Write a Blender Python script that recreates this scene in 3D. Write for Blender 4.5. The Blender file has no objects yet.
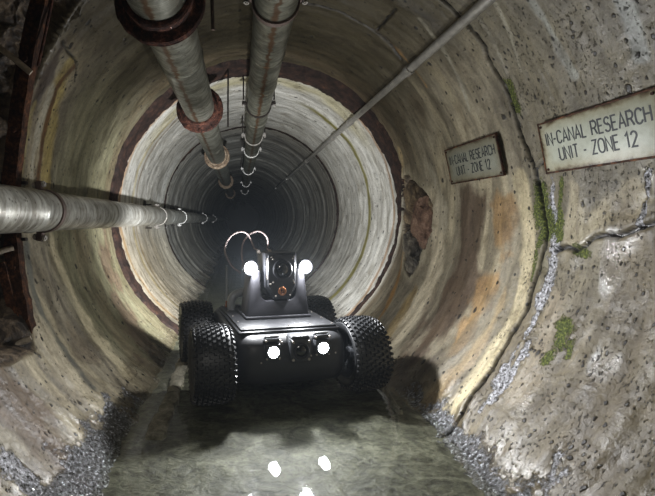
import bpy, bmesh, math, random
import numpy as np
from mathutils import Vector, Matrix, noise as mnoise

random.seed(7)
C = bpy.context.scene.collection
PI = math.pi
R = math.radians
F = 427.0                       # focal length in pixels (655 px wide frame)
VX, VY = 240.0, 220.0           # where lines parallel to the tunnel meet
CAM = Vector((-0.125, 0.0, 0.924))
AZ = 1.0                        # tunnel axis height, tunnel radius is 1 m
GROUND = 0.158                  # silt bed
WATER = 0.164

def ray(px, py):
    return Vector(((px - VX) / F, 1.0, -(py - VY) / F))

def at(px, py, Y):
    return CAM + ray(px, py) * Y

def on_wall(px, py, rad=1.0):
    d = ray(px, py)
    ox, oz = CAM.x, CAM.z - AZ
    a = d.x * d.x + d.z * d.z
    b = 2 * (d.x * ox + d.z * oz)
    c = ox * ox + oz * oz - rad * rad
    t = (-b + math.sqrt(b * b - 4 * a * c)) / (2 * a)
    return CAM + d * t

def cyl_of(p):
    a = math.atan2(p.z - AZ, p.x)
    if a < -PI / 2:
        a += 2 * PI
    return a, p.y

def lin(r, g, b):
    f = lambda c: (c / 255 / 12.92) if c / 255 <= 0.04045 else ((c / 255 + 0.055) / 1.055) ** 2.4
    return (f(r), f(g), f(b))

# ------------------------------------------------------------------ numpy noise
def _hash(xi, yi, seed):
    h = (xi * 374761393 + yi * 668265263 + seed * 974634777) & 0x7fffffff
    h = ((h ^ (h >> 13)) * 1274126177) & 0x7fffffff
    h = ((h ^ (h >> 16)) * 668265263) & 0x7fffffff
    return (h ^ (h >> 15)) / float(0x7fffffff)

def vnoise(x, y, seed=0):
    xf, yf = np.floor(x), np.floor(y)
    xi, yi = xf.astype(np.int64), yf.astype(np.int64)
    fx, fy = x - xf, y - yf
    fx = fx * fx * (3 - 2 * fx); fy = fy * fy * (3 - 2 * fy)
    a = _hash(xi, yi, seed); b = _hash(xi + 1, yi, seed)
    c = _hash(xi, yi + 1, seed); d = _hash(xi + 1, yi + 1, seed)
    return (a * (1 - fx) + b * fx) * (1 - fy) + (c * (1 - fx) + d * fx) * fy

def fbm(x, y, seed=0, octv=4):
    s = np.zeros_like(x); amp = 0.5; tot = 0
    for o in range(octv):
        s += amp * vnoise(x, y, seed + o * 17); tot += amp
        x = x * 2.03 + 5.1; y = y * 2.03 + 3.7; amp *= 0.5
    return s / tot

def sstep(e0, e1, x):
    t = np.clip((x - e0) / (e1 - e0), 0, 1)
    return t * t * (3 - 2 * t)

# ------------------------------------------------------------------ node helpers
class NT:
    def __init__(self, name):
        self.m = bpy.data.materials.new(name); self.m.use_nodes = True
        self.t = self.m.node_tree; self.t.nodes.clear()
        self.out = self.t.nodes.new('ShaderNodeOutputMaterial')
    def n(self, typ, **kw):
        nd = self.t.nodes.new(typ)
        for k, v in kw.items():
            setattr(nd, k, v)
        return nd
    def put(self, sock, v):
        if isinstance(v, bpy.types.NodeSocket):
            self.t.links.new(v, sock)
        elif v is not None:
            if sock.type == 'RGBA' and len(v) == 3:
                v = (*v, 1)
            sock.default_value = v
    def math(self, op, a, b=None, c=None, clamp=False):
        nd = self.n('ShaderNodeMath', operation=op, use_clamp=clamp)
        for i, v in enumerate((a, b, c)):
            if v is not None:
                self.put(nd.inputs[i], v)
        return nd.outputs[0]
    def mix(self, f, a, b, mode='MIX'):
        nd = self.n('ShaderNodeMix', data_type='RGBA', blend_type=mode)
        self.put(nd.inputs[0], f); self.put(nd.inputs[6], a); self.put(nd.inputs[7], b)
        return nd.outputs[2]
    def noise(self, vec, scale, detail=4, rough=0.55, dist=0.0):
        nd = self.n('ShaderNodeTexNoise'); self.put(nd.inputs['Vector'], vec)
        nd.inputs['Scale'].default_value = scale; nd.inputs['Detail'].default_value = detail
        nd.inputs['Roughness'].default_value = rough; nd.inputs['Distortion'].default_value = dist
        return nd.outputs['Fac']
    def voro(self, vec, scale, feature='F1'):
        nd = self.n('ShaderNodeTexVoronoi', feature=feature); self.put(nd.inputs['Vector'], vec)
        nd.inputs['Scale'].default_value = scale
        return nd
    def ramp(self, f, stops):
        nd = self.n('ShaderNodeValToRGB'); e = nd.color_ramp.elements
        while len(e) < len(stops):
            e.new(0.5)
        for i, (p, c) in enumerate(stops):
            e[i].position = p; e[i].color = (*c, 1) if len(c) == 3 else c
        self.put(nd.inputs[0], f)
        return nd.outputs[0]
    def map(self, f, a, b, c=0.0, d=1.0):
        nd = self.n('ShaderNodeMapRange'); nd.interpolation_type = 'SMOOTHSTEP'
        self.put(nd.inputs[0], f)
        for i, v in enumerate((a, b, c, d)):
            self.put(nd.inputs[i + 1], v)
        return nd.outputs[0]
    def scale(self, vec, s):
        nd = self.n('ShaderNodeMapping'); self.put(nd.inputs['Vector'], vec); nd.inputs['Scale'].default_value = s
        return nd.outputs[0]
    def bump(self, h, strength=0.5, dist=0.01, normal=None):
        nd = self.n('ShaderNodeBump'); self.put(nd.inputs['Height'], h)
        nd.inputs['Strength'].default_value = strength; nd.inputs['Distance'].default_value = dist
        if normal is not None:
            self.put(nd.inputs['Normal'], normal)
        return nd.outputs[0]
    def bsdf(self, col, rough=0.5, metal=0.0, normal=None, spec=0.5, emis=None, estr=0.0, coat=0.0):
        b = self.n('ShaderNodeBsdfPrincipled')
        self.put(b.inputs['Base Color'], col); self.put(b.inputs['Roughness'], rough); self.put(b.inputs['Metallic'], metal)
        self.put(b.inputs['Specular IOR Level'], spec)
        if coat:
            self.put(b.inputs['Coat Weight'], coat); b.inputs['Coat Roughness'].default_value = 0.15
        if normal is not None:
            self.put(b.inputs['Normal'], normal)
        if emis is not None:
            self.put(b.inputs['Emission Color'], emis); b.inputs['Emission Strength'].default_value = estr
        self.t.links.new(b.outputs[0], self.out.inputs[0])
        return self.m
    def obj(self):
        return self.n('ShaderNodeTexCoord').outputs['Object']
    def attr(self, name, out='Fac'):
        nd = self.n('ShaderNodeAttribute', attribute_name=name)
        return nd.outputs[out]

# ------------------------------------------------------------------ materials
def mat_concrete():
    g = NT('weathered_concrete')
    cyl = g.attr('cyl', 'Vector')
    col = g.attr('Col', 'Color')
    grit = g.attr('grit'); moss = g.attr('moss'); rock = g.attr('rock'); crack = g.attr('crack'); wet = g.attr('wet'); pitm = g.attr('pit')
    streak = g.noise(g.scale(cyl, (4.5, 24, 1)), 1.0, 6, 0.62, 0.5)
    fine = g.noise(cyl, 70, 5, 0.65)
    mid = g.noise(g.scale(cyl, (7, 11, 1)), 1.0, 6, 0.65, 0.6)
    c = g.mix(0.75, col, g.ramp(streak, [(0.28, (0.42, 0.39, 0.35)), (0.5, (0.95, 0.95, 0.95)), (0.72, (1.3, 1.3, 1.3))]), 'MULTIPLY')
    c = g.mix(0.6, c, g.ramp(fine, [(0.3, (0.5, 0.49, 0.47)), (0.52, (1, 1, 1)), (0.72, (1.3, 1.3, 1.3))]), 'MULTIPLY')
    c = g.mix(0.75, c, g.ramp(mid, [(0.3, (0.42, 0.38, 0.32)), (0.5, (1, 1, 1)), (0.7, (1.2, 1.2, 1.22))]), 'MULTIPLY')
    # pits: some voronoi cells hold a dark hole of their own size
    pits = None
    for sc, keep, size in ((24, 0.72, 0.36), (52, 0.62, 0.42), (14, 0.86, 0.24)):
        wob = g.n('ShaderNodeVectorMath', operation='ADD')
        nz = g.n('ShaderNodeTexNoise'); g.put(nz.inputs['Vector'], cyl); nz.inputs['Scale'].default_value = sc * 1.6
        sub = g.n('ShaderNodeVectorMath', operation='SCALE'); g.put(sub.inputs[0], nz.outputs['Color']); sub.inputs['Scale'].default_value = 0.5 / sc
        g.put(wob.inputs[0], g.scale(cyl, (0.8, 1.15, 1))); g.put(wob.inputs[1], sub.outputs[0])
        v = g.voro(wob.outputs[0], sc)
        sep = g.n('ShaderNodeSeparateColor'); g.put(sep.inputs[0], v.outputs['Color'])
        thr = g.math('SUBTRACT', 1.0, g.math('MULTIPLY', pitm, 1.0 - keep))
        has = g.math('GREATER_THAN', sep.outputs[0], thr)
        rad = g.math('MULTIPLY', sep.outputs[1], size)
        p = g.math('MULTIPLY', has, g.map(v.outputs['Distance'], rad, g.math('MULTIPLY', rad, 0.55)))
        pits = p if pits is None else g.math('MAXIMUM', pits, p)
    c = g.mix(g.math('MULTIPLY', pits, 0.95), c, lin(20, 15, 12))
    sn = g.noise(g.scale(cyl, (1, 1.5, 1)), 62, 4, 0.7); sn2 = g.noise(cyl, 9, 3, 0.6)
    speck = g.map(g.math('ADD', sn, g.math('MULTIPLY', g.math('SUBTRACT', sn2, 0.5), 0.35)), g.map(pitm, 0.2, 1.0, 0.30, 0.41), g.map(pitm, 0.2, 1.0, 0.24, 0.34))
    c = g.mix(g.math('MULTIPLY', speck, 0.9), c, lin(26, 20, 16))
    # rock showing through
    rn = g.noise(g.obj(), 15, 7, 0.72, 0.4)
    rc = g.ramp(rn, [(0.34, lin(16, 12, 10)), (0.47, lin(66, 55, 44)), (0.58, lin(120, 104, 84)), (0.72, lin(170, 156, 132))])
    c = g.mix(rock, c, rc)
    # grit; wet sheen and sparkle are painted in as its palest tones
    gv = g.voro(cyl, 150)
    gs = g.n('ShaderNodeSeparateColor'); g.put(gs.inputs[0], gv.outputs['Color'])
    gn = g.noise(cyl, 38, 5, 0.75)
    gf = g.noise(cyl, 85, 3, 0.7)
    gcol = g.ramp(gf, [(0.36, lin(36, 34, 32)), (0.44, lin(128, 128, 128)), (0.55, lin(186, 186, 192)), (0.66, lin(240, 240, 248))])
    bank = g.attr('bank')
    gcol = g.mix(bank, gcol, g.ramp(gf, [(0.36, lin(40, 38, 36)), (0.5, lin(92, 92, 92)), (0.6, lin(124, 126, 130)), (0.66, lin(228, 232, 240))]))
    gm = g.map(g.math('ADD', g.math('MULTIPLY', grit, 0.85), g.math('MULTIPLY', g.math('SUBTRACT', gn, 0.5), 1.5)), 0.42, 0.7)
    gm = g.math('MULTIPLY', gm, g.math('GREATER_THAN', grit, 0.01))
    c = g.mix(gm, c, gcol)
    # moss
    mn = g.math('ADD', g.math('MULTIPLY', g.noise(cyl, 24, 5, 0.75), 0.55), g.math('MULTIPLY', g.noise(cyl, 110, 3, 0.7), 0.45))
    mm = g.map(g.math('ADD', moss, g.math('MULTIPLY', g.math('SUBTRACT', mn, 0.5), 4.0)), 0.42, 0.75)
    mm = g.math('MULTIPLY', mm, g.math('GREATER_THAN', moss, 0.02))
    mcol = g.ramp(g.noise(cyl, 130, 3, 0.6), [(0.3, lin(26, 29, 12)), (0.5, lin(74, 84, 32)), (0.7, lin(136, 142, 66))])
    c = g.mix(mm, c, mcol)
    c = g.mix(crack, c, lin(16, 12, 10))
    rough = g.math('SUBTRACT', g.map(g.noise(g.scale(cyl, (4, 14, 1)), 1, 4), 0.3, 0.7, 0.42, 0.72), g.math('MULTIPLY', wet, 0.36))
    rough = g.math('MAXIMUM', g.math('SUBTRACT', rough, g.math('MULTIPLY', gm, 0.25)), 0.12)
    rough = g.mix(mm, rough, (0.85, 0.85, 0.85))
    h = g.math('ADD', g.math('MULTIPLY', fine, 0.6), g.math('MULTIPLY', mid, 0.7))
    h = g.math('SUBTRACT', h, g.math('MULTIPLY', g.math('MAXIMUM', pits, speck), 1.3))
    h = g.math('ADD', h, g.math('MULTIPLY', gf, g.math('MULTIPLY', gm, 3.0)))
    h = g.math('ADD', h, g.math('MULTIPLY', mn, g.math('MULTIPLY', mm, 2.5)))
    h = g.math('ADD', h, g.math('MULTIPLY', rn, g.math('MULTIPLY', rock, 4.0)))
    nrm = g.bump(h, 0.6, 0.006)
    return g.bsdf(c, rough, 0.0, nrm, 0.5)

def mat_rust(name, cols, scale=30, rough=0.8, bump=0.6):
    g = NT(name); o = g.obj()
    n1 = g.noise(o, scale, 6, 0.7); n2 = g.noise(o, scale * 4, 4, 0.65)
    c = g.ramp(n1, [(0.28, cols[0]), (0.48, cols[1]), (0.62, cols[2]), (0.78, cols[3])])
    c = g.mix(0.6, c, g.ramp(n2, [(0.3, (0.45, 0.42, 0.4)), (0.6, (1.15, 1.15, 1.15))]), 'MULTIPLY')
    return g.bsdf(c, rough, 0.15, g.bump(g.math('ADD', n1, g.math('MULTIPLY', n2, 0.5)), bump, 0.006), 0.35)

def mat_pipe(name, base, dark, x0, metal=0.55, stain=1.0):
    g = NT(name); o = g.obj()
    sep = g.n('ShaderNodeSeparateXYZ'); g.put(sep.inputs[0], o)
    ring = g.noise(g.scale(o, (7, 26, 7)), 1, 6, 0.65, 0.8)
    blot = g.noise(o, 9, 5, 0.65, 0.5)
    fine = g.noise(o, 90, 3, 0.6)
    c = g.mix(g.map(ring, 0.35, 0.68), dark, base)
    c = g.mix(0.85, c, g.ramp(blot, [(0.3, (0.42, 0.38, 0.32)), (0.5, (0.95, 0.95, 0.95)), (0.7, (1.25, 1.27, 1.3))]), 'MULTIPLY')
    sp = g.voro(o, 55); sc = g.n('ShaderNodeSeparateColor'); g.put(sc.inputs[0], sp.outputs['Color'])
    spots = g.math('MULTIPLY', g.math('GREATER_THAN', sc.outputs[0], 0.78), g.map(sp.outputs['Distance'], 0.35, 0.15))
    c = g.mix(g.math('MULTIPLY', spots, 0.7), c, lin(62, 48, 36))
    wav = g.math('MULTIPLY', g.math('SUBTRACT', g.noise(g.scale(o, (0, 14, 0)), 1, 4), 0.5), 0.05)
    dist = g.math('ABSOLUTE', g.math('ADD', g.math('SUBTRACT', sep.outputs[0], x0), wav))
    wid = g.map(g.noise(g.scale(o, (8, 30, 8)), 1, 4), 0.3, 0.7, 0.004, 0.026)
    m = g.math('MULTIPLY', g.map(dist, wid, g.math('MULTIPLY', wid, 0.3)), g.math('LESS_THAN', sep.outputs[2], 0.0))
    c = g.mix(g.math('MULTIPLY', m, 0.85 * stain), c, lin(86, 56, 28))
    rough = g.map(blot, 0.3, 0.7, 0.5, 0.34)
    h = g.math('ADD', ring, g.math('MULTIPLY', fine, 0.4))
    return g.bsdf(c, rough, metal, g.bump(h, 0.35, 0.004), 0.5)

def mat_simple(name, col, rough=0.5, metal=0.0, var=0.35, scale=40, bump=0.2, coat=0.0, spec=0.5):
    g = NT(name); o = g.obj()
    n = g.noise(o, scale, 4, 0.6)
    c = g.mix(var, col, g.ramp(n, [(0.3, (0.5, 0.5, 0.5)), (0.55, (1, 1, 1)), (0.75, (1.4, 1.4, 1.4))]), 'MULTIPLY')
    r = g.math('ADD', rough, g.math('MULTIPLY', g.math('SUBTRACT', n, 0.5), 0.25))
    return g.bsdf(c, r, metal, g.bump(n, bump, 0.002), spec, coat=coat)

def mat_emit(name, col, s):
    g = NT(name); return g.bsdf((0.9, 0.9, 0.9), 0.3, 0, None, 0.5, col, s)

def mat_silt():
    g = NT('grey_silt'); o = g.obj()
    a = g.noise(g.scale(o, (9, 12, 9)), 1, 6, 0.65, 1.4)
    b = g.noise(g.scale(o, (44, 54, 40)), 1, 4, 0.65, 0.8)
    v = g.voro(g.scale(o, (34, 50, 30)), 1); s = g.n('ShaderNodeSeparateColor'); g.put(s.inputs[0], v.outputs['Color'])
    sp = g.math('MULTIPLY', g.math('GREATER_THAN', s.outputs[0], 0.7), g.map(v.outputs['Distance'], 0.4, 0.2))
    c = g.ramp(a, [(0.32, lin(46, 45, 37)), (0.5, lin(90, 90, 76)), (0.68, lin(118, 118, 102))])
    c = g.mix(0.85, c, g.ramp(b, [(0.34, (0.35, 0.34, 0.32)), (0.55, (1, 1, 1)), (0.75, (1.25, 1.25, 1.25))]), 'MULTIPLY')
    c = g.mix(g.math('MULTIPLY', sp, 0.6), c, lin(44, 42, 34))
    w = g.n('ShaderNodeTexWave', wave_type='BANDS', bands_direction='Y'); g.put(w.inputs['Vector'], o)
    w.inputs['Scale'].default_value = 9; w.inputs['Distortion'].default_value = 9; w.inputs['Detail'].default_value = 3; w.inputs['Detail Scale'].default_value = 2.2
    h = g.math('ADD', g.math('ADD', g.math('MULTIPLY', a, 1.6), g.math('MULTIPLY', b, 0.5)), g.math('MULTIPLY', w.outputs['Fac'], 0.15))
    return g.bsdf(c, 0.55, 0, g.bump(h, 0.5, 0.009), 0.4)

def mat_water():
    g = NT('murky_water'); o = g.obj()
    n = g.noise(g.scale(o, (7, 12, 5)), 1, 3, 0.5, 0.4)
    nr = g.bump(n, 0.03, 0.01)
    fr = g.n('ShaderNodeFresnel'); geo = g.n('ShaderNodeNewGeometry'); g.put(fr.inputs['IOR'], g.map(geo.outputs['Backfacing'], 0, 1, 1.33, 1 / 1.33)); g.put(fr.inputs['Normal'], nr)
    tr = g.n('ShaderNodeBsdfTransparent'); tr.inputs[0].default_value = (0.93, 0.94, 0.91, 1)
    gl = g.n('ShaderNodeBsdfGlossy'); gl.inputs['Roughness'].default_value = 0.035; g.put(gl.inputs['Normal'], nr)
    mx = g.n('ShaderNodeMixShader'); g.put(mx.inputs[0], fr.outputs[0]); g.t.links.new(tr.outputs[0], mx.inputs[1]); g.t.links.new(gl.outputs[0], mx.inputs[2])
    g.t.links.new(mx.outputs[0], g.out.inputs[0])
    return g.m

def mat_sign(name='stained_enamel_plate', dirt=0.0):
    g = NT(name); o = g.obj()
    sep = g.n('ShaderNodeSeparateXYZ'); g.put(sep.inputs[0], o)
    # distance from the plate edge (plate is 0.44 x 0.18, local x / y)
    ex = g.math('SUBTRACT', 0.22, g.math('ABSOLUTE', sep.outputs[0])); ey = g.math('SUBTRACT', 0.09, g.math('ABSOLUTE', sep.outputs[1]))
    e = g.math('MINIMUM', ex, ey)
    n = g.noise(o, 16, 6, 0.65, 0.6); n2 = g.noise(o, 60, 4, 0.6)
    e2 = g.math('ADD', e, g.math('MULTIPLY', g.math('SUBTRACT', n, 0.5), 0.05))
    c = g.ramp(e2, [(0.0, lin(58, 48, 34)), (0.006, lin(106, 92, 68)), (0.016, lin(168, 164, 142)), (0.05, lin(184, 188, 174))])
    c = g.mix(0.45, c, g.ramp(g.noise(o, 10, 5, 0.6), [(0.3, (0.72, 0.72, 0.66)), (0.6, (1.08, 1.1, 1.08))]), 'MULTIPLY')
    c = g.mix(0.35, c, g.ramp(n2, [(0.3, (0.6, 0.58, 0.52)), (0.55, (1.05, 1.05, 1.05))]), 'MULTIPLY')
    if dirt:
        c = g.mix(dirt, c, lin(74, 68, 50))
    return g.bsdf(c, 0.45, 0.0, g.bump(n2, 0.25, 0.002), 0.4)

def mat_rock(name, a, b, c3):
    g = NT(name); o = g.obj()
    n = g.noise(o, 12, 7, 0.7, 0.5); n2 = g.noise(o, 60, 4, 0.65)
    c = g.ramp(n, [(0.3, a), (0.5, b), (0.68, c3)])
    c = g.mix(0.6, c, g.ramp(n2, [(0.3, (0.4, 0.38, 0.36)), (0.6, (1.2, 1.2, 1.2))]), 'MULTIPLY')
    return g.bsdf(c, 0.75, 0, g.bump(g.math('ADD', n, g.math('MULTIPLY', n2, 0.5)), 0.8, 0.02), 0.4)

M = {}
M['concrete'] = mat_concrete()
M['rust'] = mat_rust('flaking_rust', [lin(22, 14, 11), lin(60, 35, 27), lin(104, 64, 50), lin(156, 116, 96)])
M['rust_dark'] = mat_rust('dark_rust', [lin(22, 15, 12), lin(66, 42, 30), lin(108, 70, 46), lin(158, 110, 66)], 22)
M['rust_band'] = mat_rust('rusted_joint', [lin(18, 12, 10), lin(46, 33, 28), lin(66, 46, 37), lin(104, 70, 46)], 14)
M['pale_flange'] = mat_rust('corroded_pale_flange', [lin(70, 52, 38), lin(120, 100, 80), lin(160, 142, 120), lin(178, 166, 148)], 30)
M['pipe_a'] = mat_pipe('galvanised_pipe_stained', lin(158, 158, 146), lin(98, 98, 88), -0.012)
M['pipe_b'] = mat_pipe('galvanised_pipe_dull', lin(142, 142, 128), lin(86, 86, 76), -0.004)
M['pipe_c'] = mat_pipe('galvanised_pipe_bright', lin(206, 206, 198), lin(128, 124, 114), 0.5, 0.45, 0.0)
M['conduit'] = mat_simple('grey_conduit', lin(158, 155, 148), 0.42, 0.4, 0.6, 30)
M['clamp'] = mat_simple('dull_clamp_steel', lin(120, 104, 98), 0.55, 0.5, 0.6, 60, 0.4)
M['clamp_pale'] = mat_simple('bright_clamp_steel', lin(190, 186, 180), 0.45, 0.5, 0.5, 60, 0.3)
M['steel_dark'] = mat_simple('dark_steel', lin(52, 46, 42), 0.6, 0.5, 0.6, 60, 0.4)
M['rod_pale'] = mat_simple('crusted_rod', lin(190, 178, 162), 0.7, 0.2, 0.8, 70, 0.7)
M['silt'] = mat_silt()
M['water'] = mat_water()
M['sign'] = mat_sign()
M['sign_dirty'] = mat_sign('dirty_enamel_plate', 0.5)
M['ink'] = mat_simple('dark_sign_paint', lin(40, 44, 48), 0.55, 0, 0.4, 80, 0.1)
M['tyre'] = mat_simple('black_rubber', lin(44, 45, 47), 0.45, 0, 0.3, 60, 0.15)
M['rim'] = mat_simple('grey_rim', lin(82, 84, 88), 0.4, 0.5, 0.4, 40)
M['hull'] = mat_simple('matt_black_hull', lin(44, 45, 48), 0.5, 0, 0.35, 25, 0.15)
M['lid'] = mat_simple('black_deck', lin(38, 39, 42), 0.46, 0.1, 0.35, 30, 0.15)
M['bracket'] = mat_simple('dark_grey_bracket', lin(44, 44, 49), 0.55, 0.1, 0.25, 40, 0.15)
M['black'] = mat_simple('black_housing', lin(30, 31, 34), 0.35, 0.2, 0.3, 40)
M['camera_grey'] = mat_simple('worn_grey_housing', lin(74, 76, 80), 0.42, 0.3, 0.5, 60, 0.3)
M['glass'] = mat_simple('camera_glass', lin(10, 11, 14), 0.08, 0, 0.1, 10, 0.0, 1.0)
M['grey_metal'] = mat_simple('grey_cast_metal', lin(168, 172, 176), 0.4, 0.2, 0.3, 40)
M['brass'] = mat_simple('copper_fitting', lin(190, 130, 90), 0.35, 0.8, 0.3, 60)
M['screw'] = mat_simple('screw_steel', lin(200, 192, 184), 0.3, 0.7, 0.2, 60)
M['cable'] = mat_simple('braided_cable', lin(160, 146, 144), 0.5, 0.1, 0.6, 180, 0.5)
M['led'] = mat_emit('white_led', (0.93, 0.97, 1.0), 70)
M['rear_fill_led'] = mat_emit('white_rear_fill', (1.0, 0.97, 0.92), 12)  # glow for the added rear lamp
M['rock_red'] = mat_rock('reddish_rock', lin(58, 42, 34), lin(138, 108, 90), lin(190, 160, 138))
M['rock_grey'] = mat_rock('grey_rock', lin(44, 40, 36), lin(122, 116, 106), lin(180, 172, 156))
M['rock_brown'] = mat_rock('brown_rock', lin(34, 26, 20), lin(104, 88, 68), lin(164, 144, 112))
M['ledge'] = mat_rock('wet_mortar', lin(84, 80, 68), lin(138, 134, 118), lin(176, 170, 152))

# ------------------------------------------------------------------ object helpers
def finish(name, me, mat, parent=None, smooth=40):
    me.materials.append(mat)
    if smooth:
        me.shade_smooth()
        me.set_sharp_from_angle(angle=R(smooth))
    o = bpy.data.objects.new(name, me); C.objects.link(o)
    if parent is not None:
        o.parent = parent
    return o

def obj(name, bm, mat, parent=None, smooth=40):
    bmesh.ops.recalc_face_normals(bm, faces=bm.faces)
    me = bpy.data.meshes.new(name); bm.to_mesh(me); bm.free()
    return finish(name, me, mat, parent, smooth)

def tag(o, label, cat, group=None, kind=None):
    o['label'] = label; o['category'] = cat
    if group: o['group'] = group
    if kind: o['kind'] = kind
    return o

def thing(name, label, cat, loc=(0, 0, 0), rz=0.0, group=None):
    o = bpy.data.objects.new(name, None); C.objects.link(o)
    o.empty_display_size = 0.05
    o.location = loc; o.rotation_euler = (0, 0, rz)
    return tag(o, label, cat, group)

def add_box(bm, c, s, bevel=0.0, seg=2, mat=None):
    r = bmesh.ops.create_cube(bm, size=1.0)
    vs = r['verts']
    bmesh.ops.scale(bm, vec=s, verts=vs)
    if bevel:
        es = {e for v in vs for e in v.link_edges}
        rb = bmesh.ops.bevel(bm, geom=list(es), offset=bevel, segments=seg, affect='EDGES', profile=0.5)
        vs = list({v for f in rb['faces'] for v in f.verts} | {v for v in vs if v.is_valid})
    m = Matrix.Translation(c) @ (mat if mat is not None else Matrix())
    bmesh.ops.transform(bm, matrix=m, verts=vs)

def add_cyl(bm, p0, p1, r0, r1=None, seg=20, cap=True):
    p0, p1 = Vector(p0), Vector(p1); r1 = r0 if r1 is None else r1
    d = p1 - p0
    m = Matrix.Translation((p0 + p1) / 2) @ d.to_track_quat('Z', 'Y').to_matrix().to_4x4()
    bmesh.ops.create_cone(bm, cap_ends=cap, segments=seg, radius1=r0, radius2=r1, depth=d.length, matrix=m)

def add_lathe(bm, prof, axis='Y', seg=48, c=(0, 0, 0), closed=True):
    """prof: (along, radius) list"""
    rings = []
    for (t, r) in prof:
        ring = []
        for k in range(seg):
            a = 2 * PI * k / seg
            u, v = r * math.cos(a), r * math.sin(a)
            p = {'Y': (u, t, v), 'X': (t, u, v), 'Z': (u, v, t)}[axis]
            ring.append(bm.verts.new((p[0] + c[0], p[1] + c[1], p[2] + c[2])))
        rings.append(ring)
    n = len(rings)
    for i in range(n if closed else n - 1):
        A, B = rings[i], rings[(i + 1) % n]
        for k in range(seg):
            bm.faces.new((A[k], A[(k + 1) % seg], B[(k + 1) % seg], B[k]))
    if not closed:
        bm.faces.new(rings[0]); bm.faces.new(list(reversed(rings[-1])))

def catmull(pts, n=8):
    pts = [Vector(p) for p in pts]; out = []
    P = [pts[0] * 2 - pts[1]] + pts + [pts[-1] * 2 - pts[-2]]
    for i in range(1, len(P) - 2):
        for k in range(n):
            t = k / n
            a, b, c, d = P[i - 1], P[i], P[i + 1], P[i + 2]
            out.append(0.5 * ((2 * b) + (c - a) * t + (2 * a - 5 * b + 4 * c - d) * t * t + (3 * b - a - 3 * c + d) * t ** 3))
    out.append(pts[-1]); return out

def add_tube(bm, pts, r, seg=10):
    pts = [Vector(p) for p in pts]; rings = []
    up = Vector((0.13, 0.29, 0.95)).normalized()
    for i, p in enumerate(pts):
        d = (pts[min(i + 1, len(pts) - 1)] - pts[max(i - 1, 0)]).normalized()
        s = d.cross(up)
        if s.length < 1e-3: s = d.cross(Vector((1, 0, 0)))
        s.normalize(); u = s.cross(d).normalized(); up = u
        rings.append([bm.verts.new(p + s * (r * math.cos(2 * PI * k / seg)) + u * (r * math.sin(2 * PI * k / seg))) for k in range(seg)])
    for A, B in zip(rings, rings[1:]):
        for k in range(seg):
            bm.faces.new((A[k], A[(k + 1) % seg], B[(k + 1) % seg], B[k]))
    bm.faces.new(rings[0]); bm.faces.new(list(reversed(rings[-1])))

def add_prism(bm, poly, y0, y1, bevel=0.0, seg=2):
    """poly in (x, z), extruded along y"""
    A = [bm.verts.new((x, y0, z)) for x, z in poly]
    B = [bm.verts.new((x, y1, z)) for x, z in poly]
    n = len(poly)
    fs = [bm.faces.new(A), bm.faces.new(list(reversed(B)))]
    for k in range(n):
        fs.append(bm.faces.new((A[k], B[k], B[(k + 1) % n], A[(k + 1) % n])))
    bmesh.ops.recalc_face_normals(bm, faces=fs)
    if bevel:
        es = list({e for f in fs for e in f.edges})
        bmesh.ops.bevel(bm, geom=es, offset=bevel, segments=seg, affect='EDGES', profile=0.5)

BM = bmesh.new

# ------------------------------------------------------------------ tunnel lining
# stains, painted wet sheen, cracks, moss and broken zones are laid out as lines on the wall: (angle, distance along the tunnel)
def wall_line(pix):
    return [cyl_of(on_wall(x, y)) for x, y in pix]

def dist_line(A, Y, line):
    d = np.full(A.shape, 9.0)
    for (a0, y0), (a1, y1) in zip(line, line[1:]):
        ux, uy = a1 - a0, y1 - y0
        L = ux * ux + uy * uy + 1e-12
        t = np.clip(((A - a0) * ux + (Y - y0) * uy) / L, 0, 1)
        d = np.minimum(d, np.hypot(A - a0 - t * ux, Y - y0 - t * uy))
    return d

def in_poly(X, Yv, poly):
    ins = np.zeros(X.shape, bool)
    n = len(poly)
    for i in range(n):
        x0, y0 = poly[i]; x1, y1 = poly[(i + 1) % n]
        c = ((y0 > Yv) != (y1 > Yv)) & (X < (x1 - x0) * (Yv - y0) / ((y1 - y0) or 1e-9) + x0)
        ins ^= c
    return ins

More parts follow.
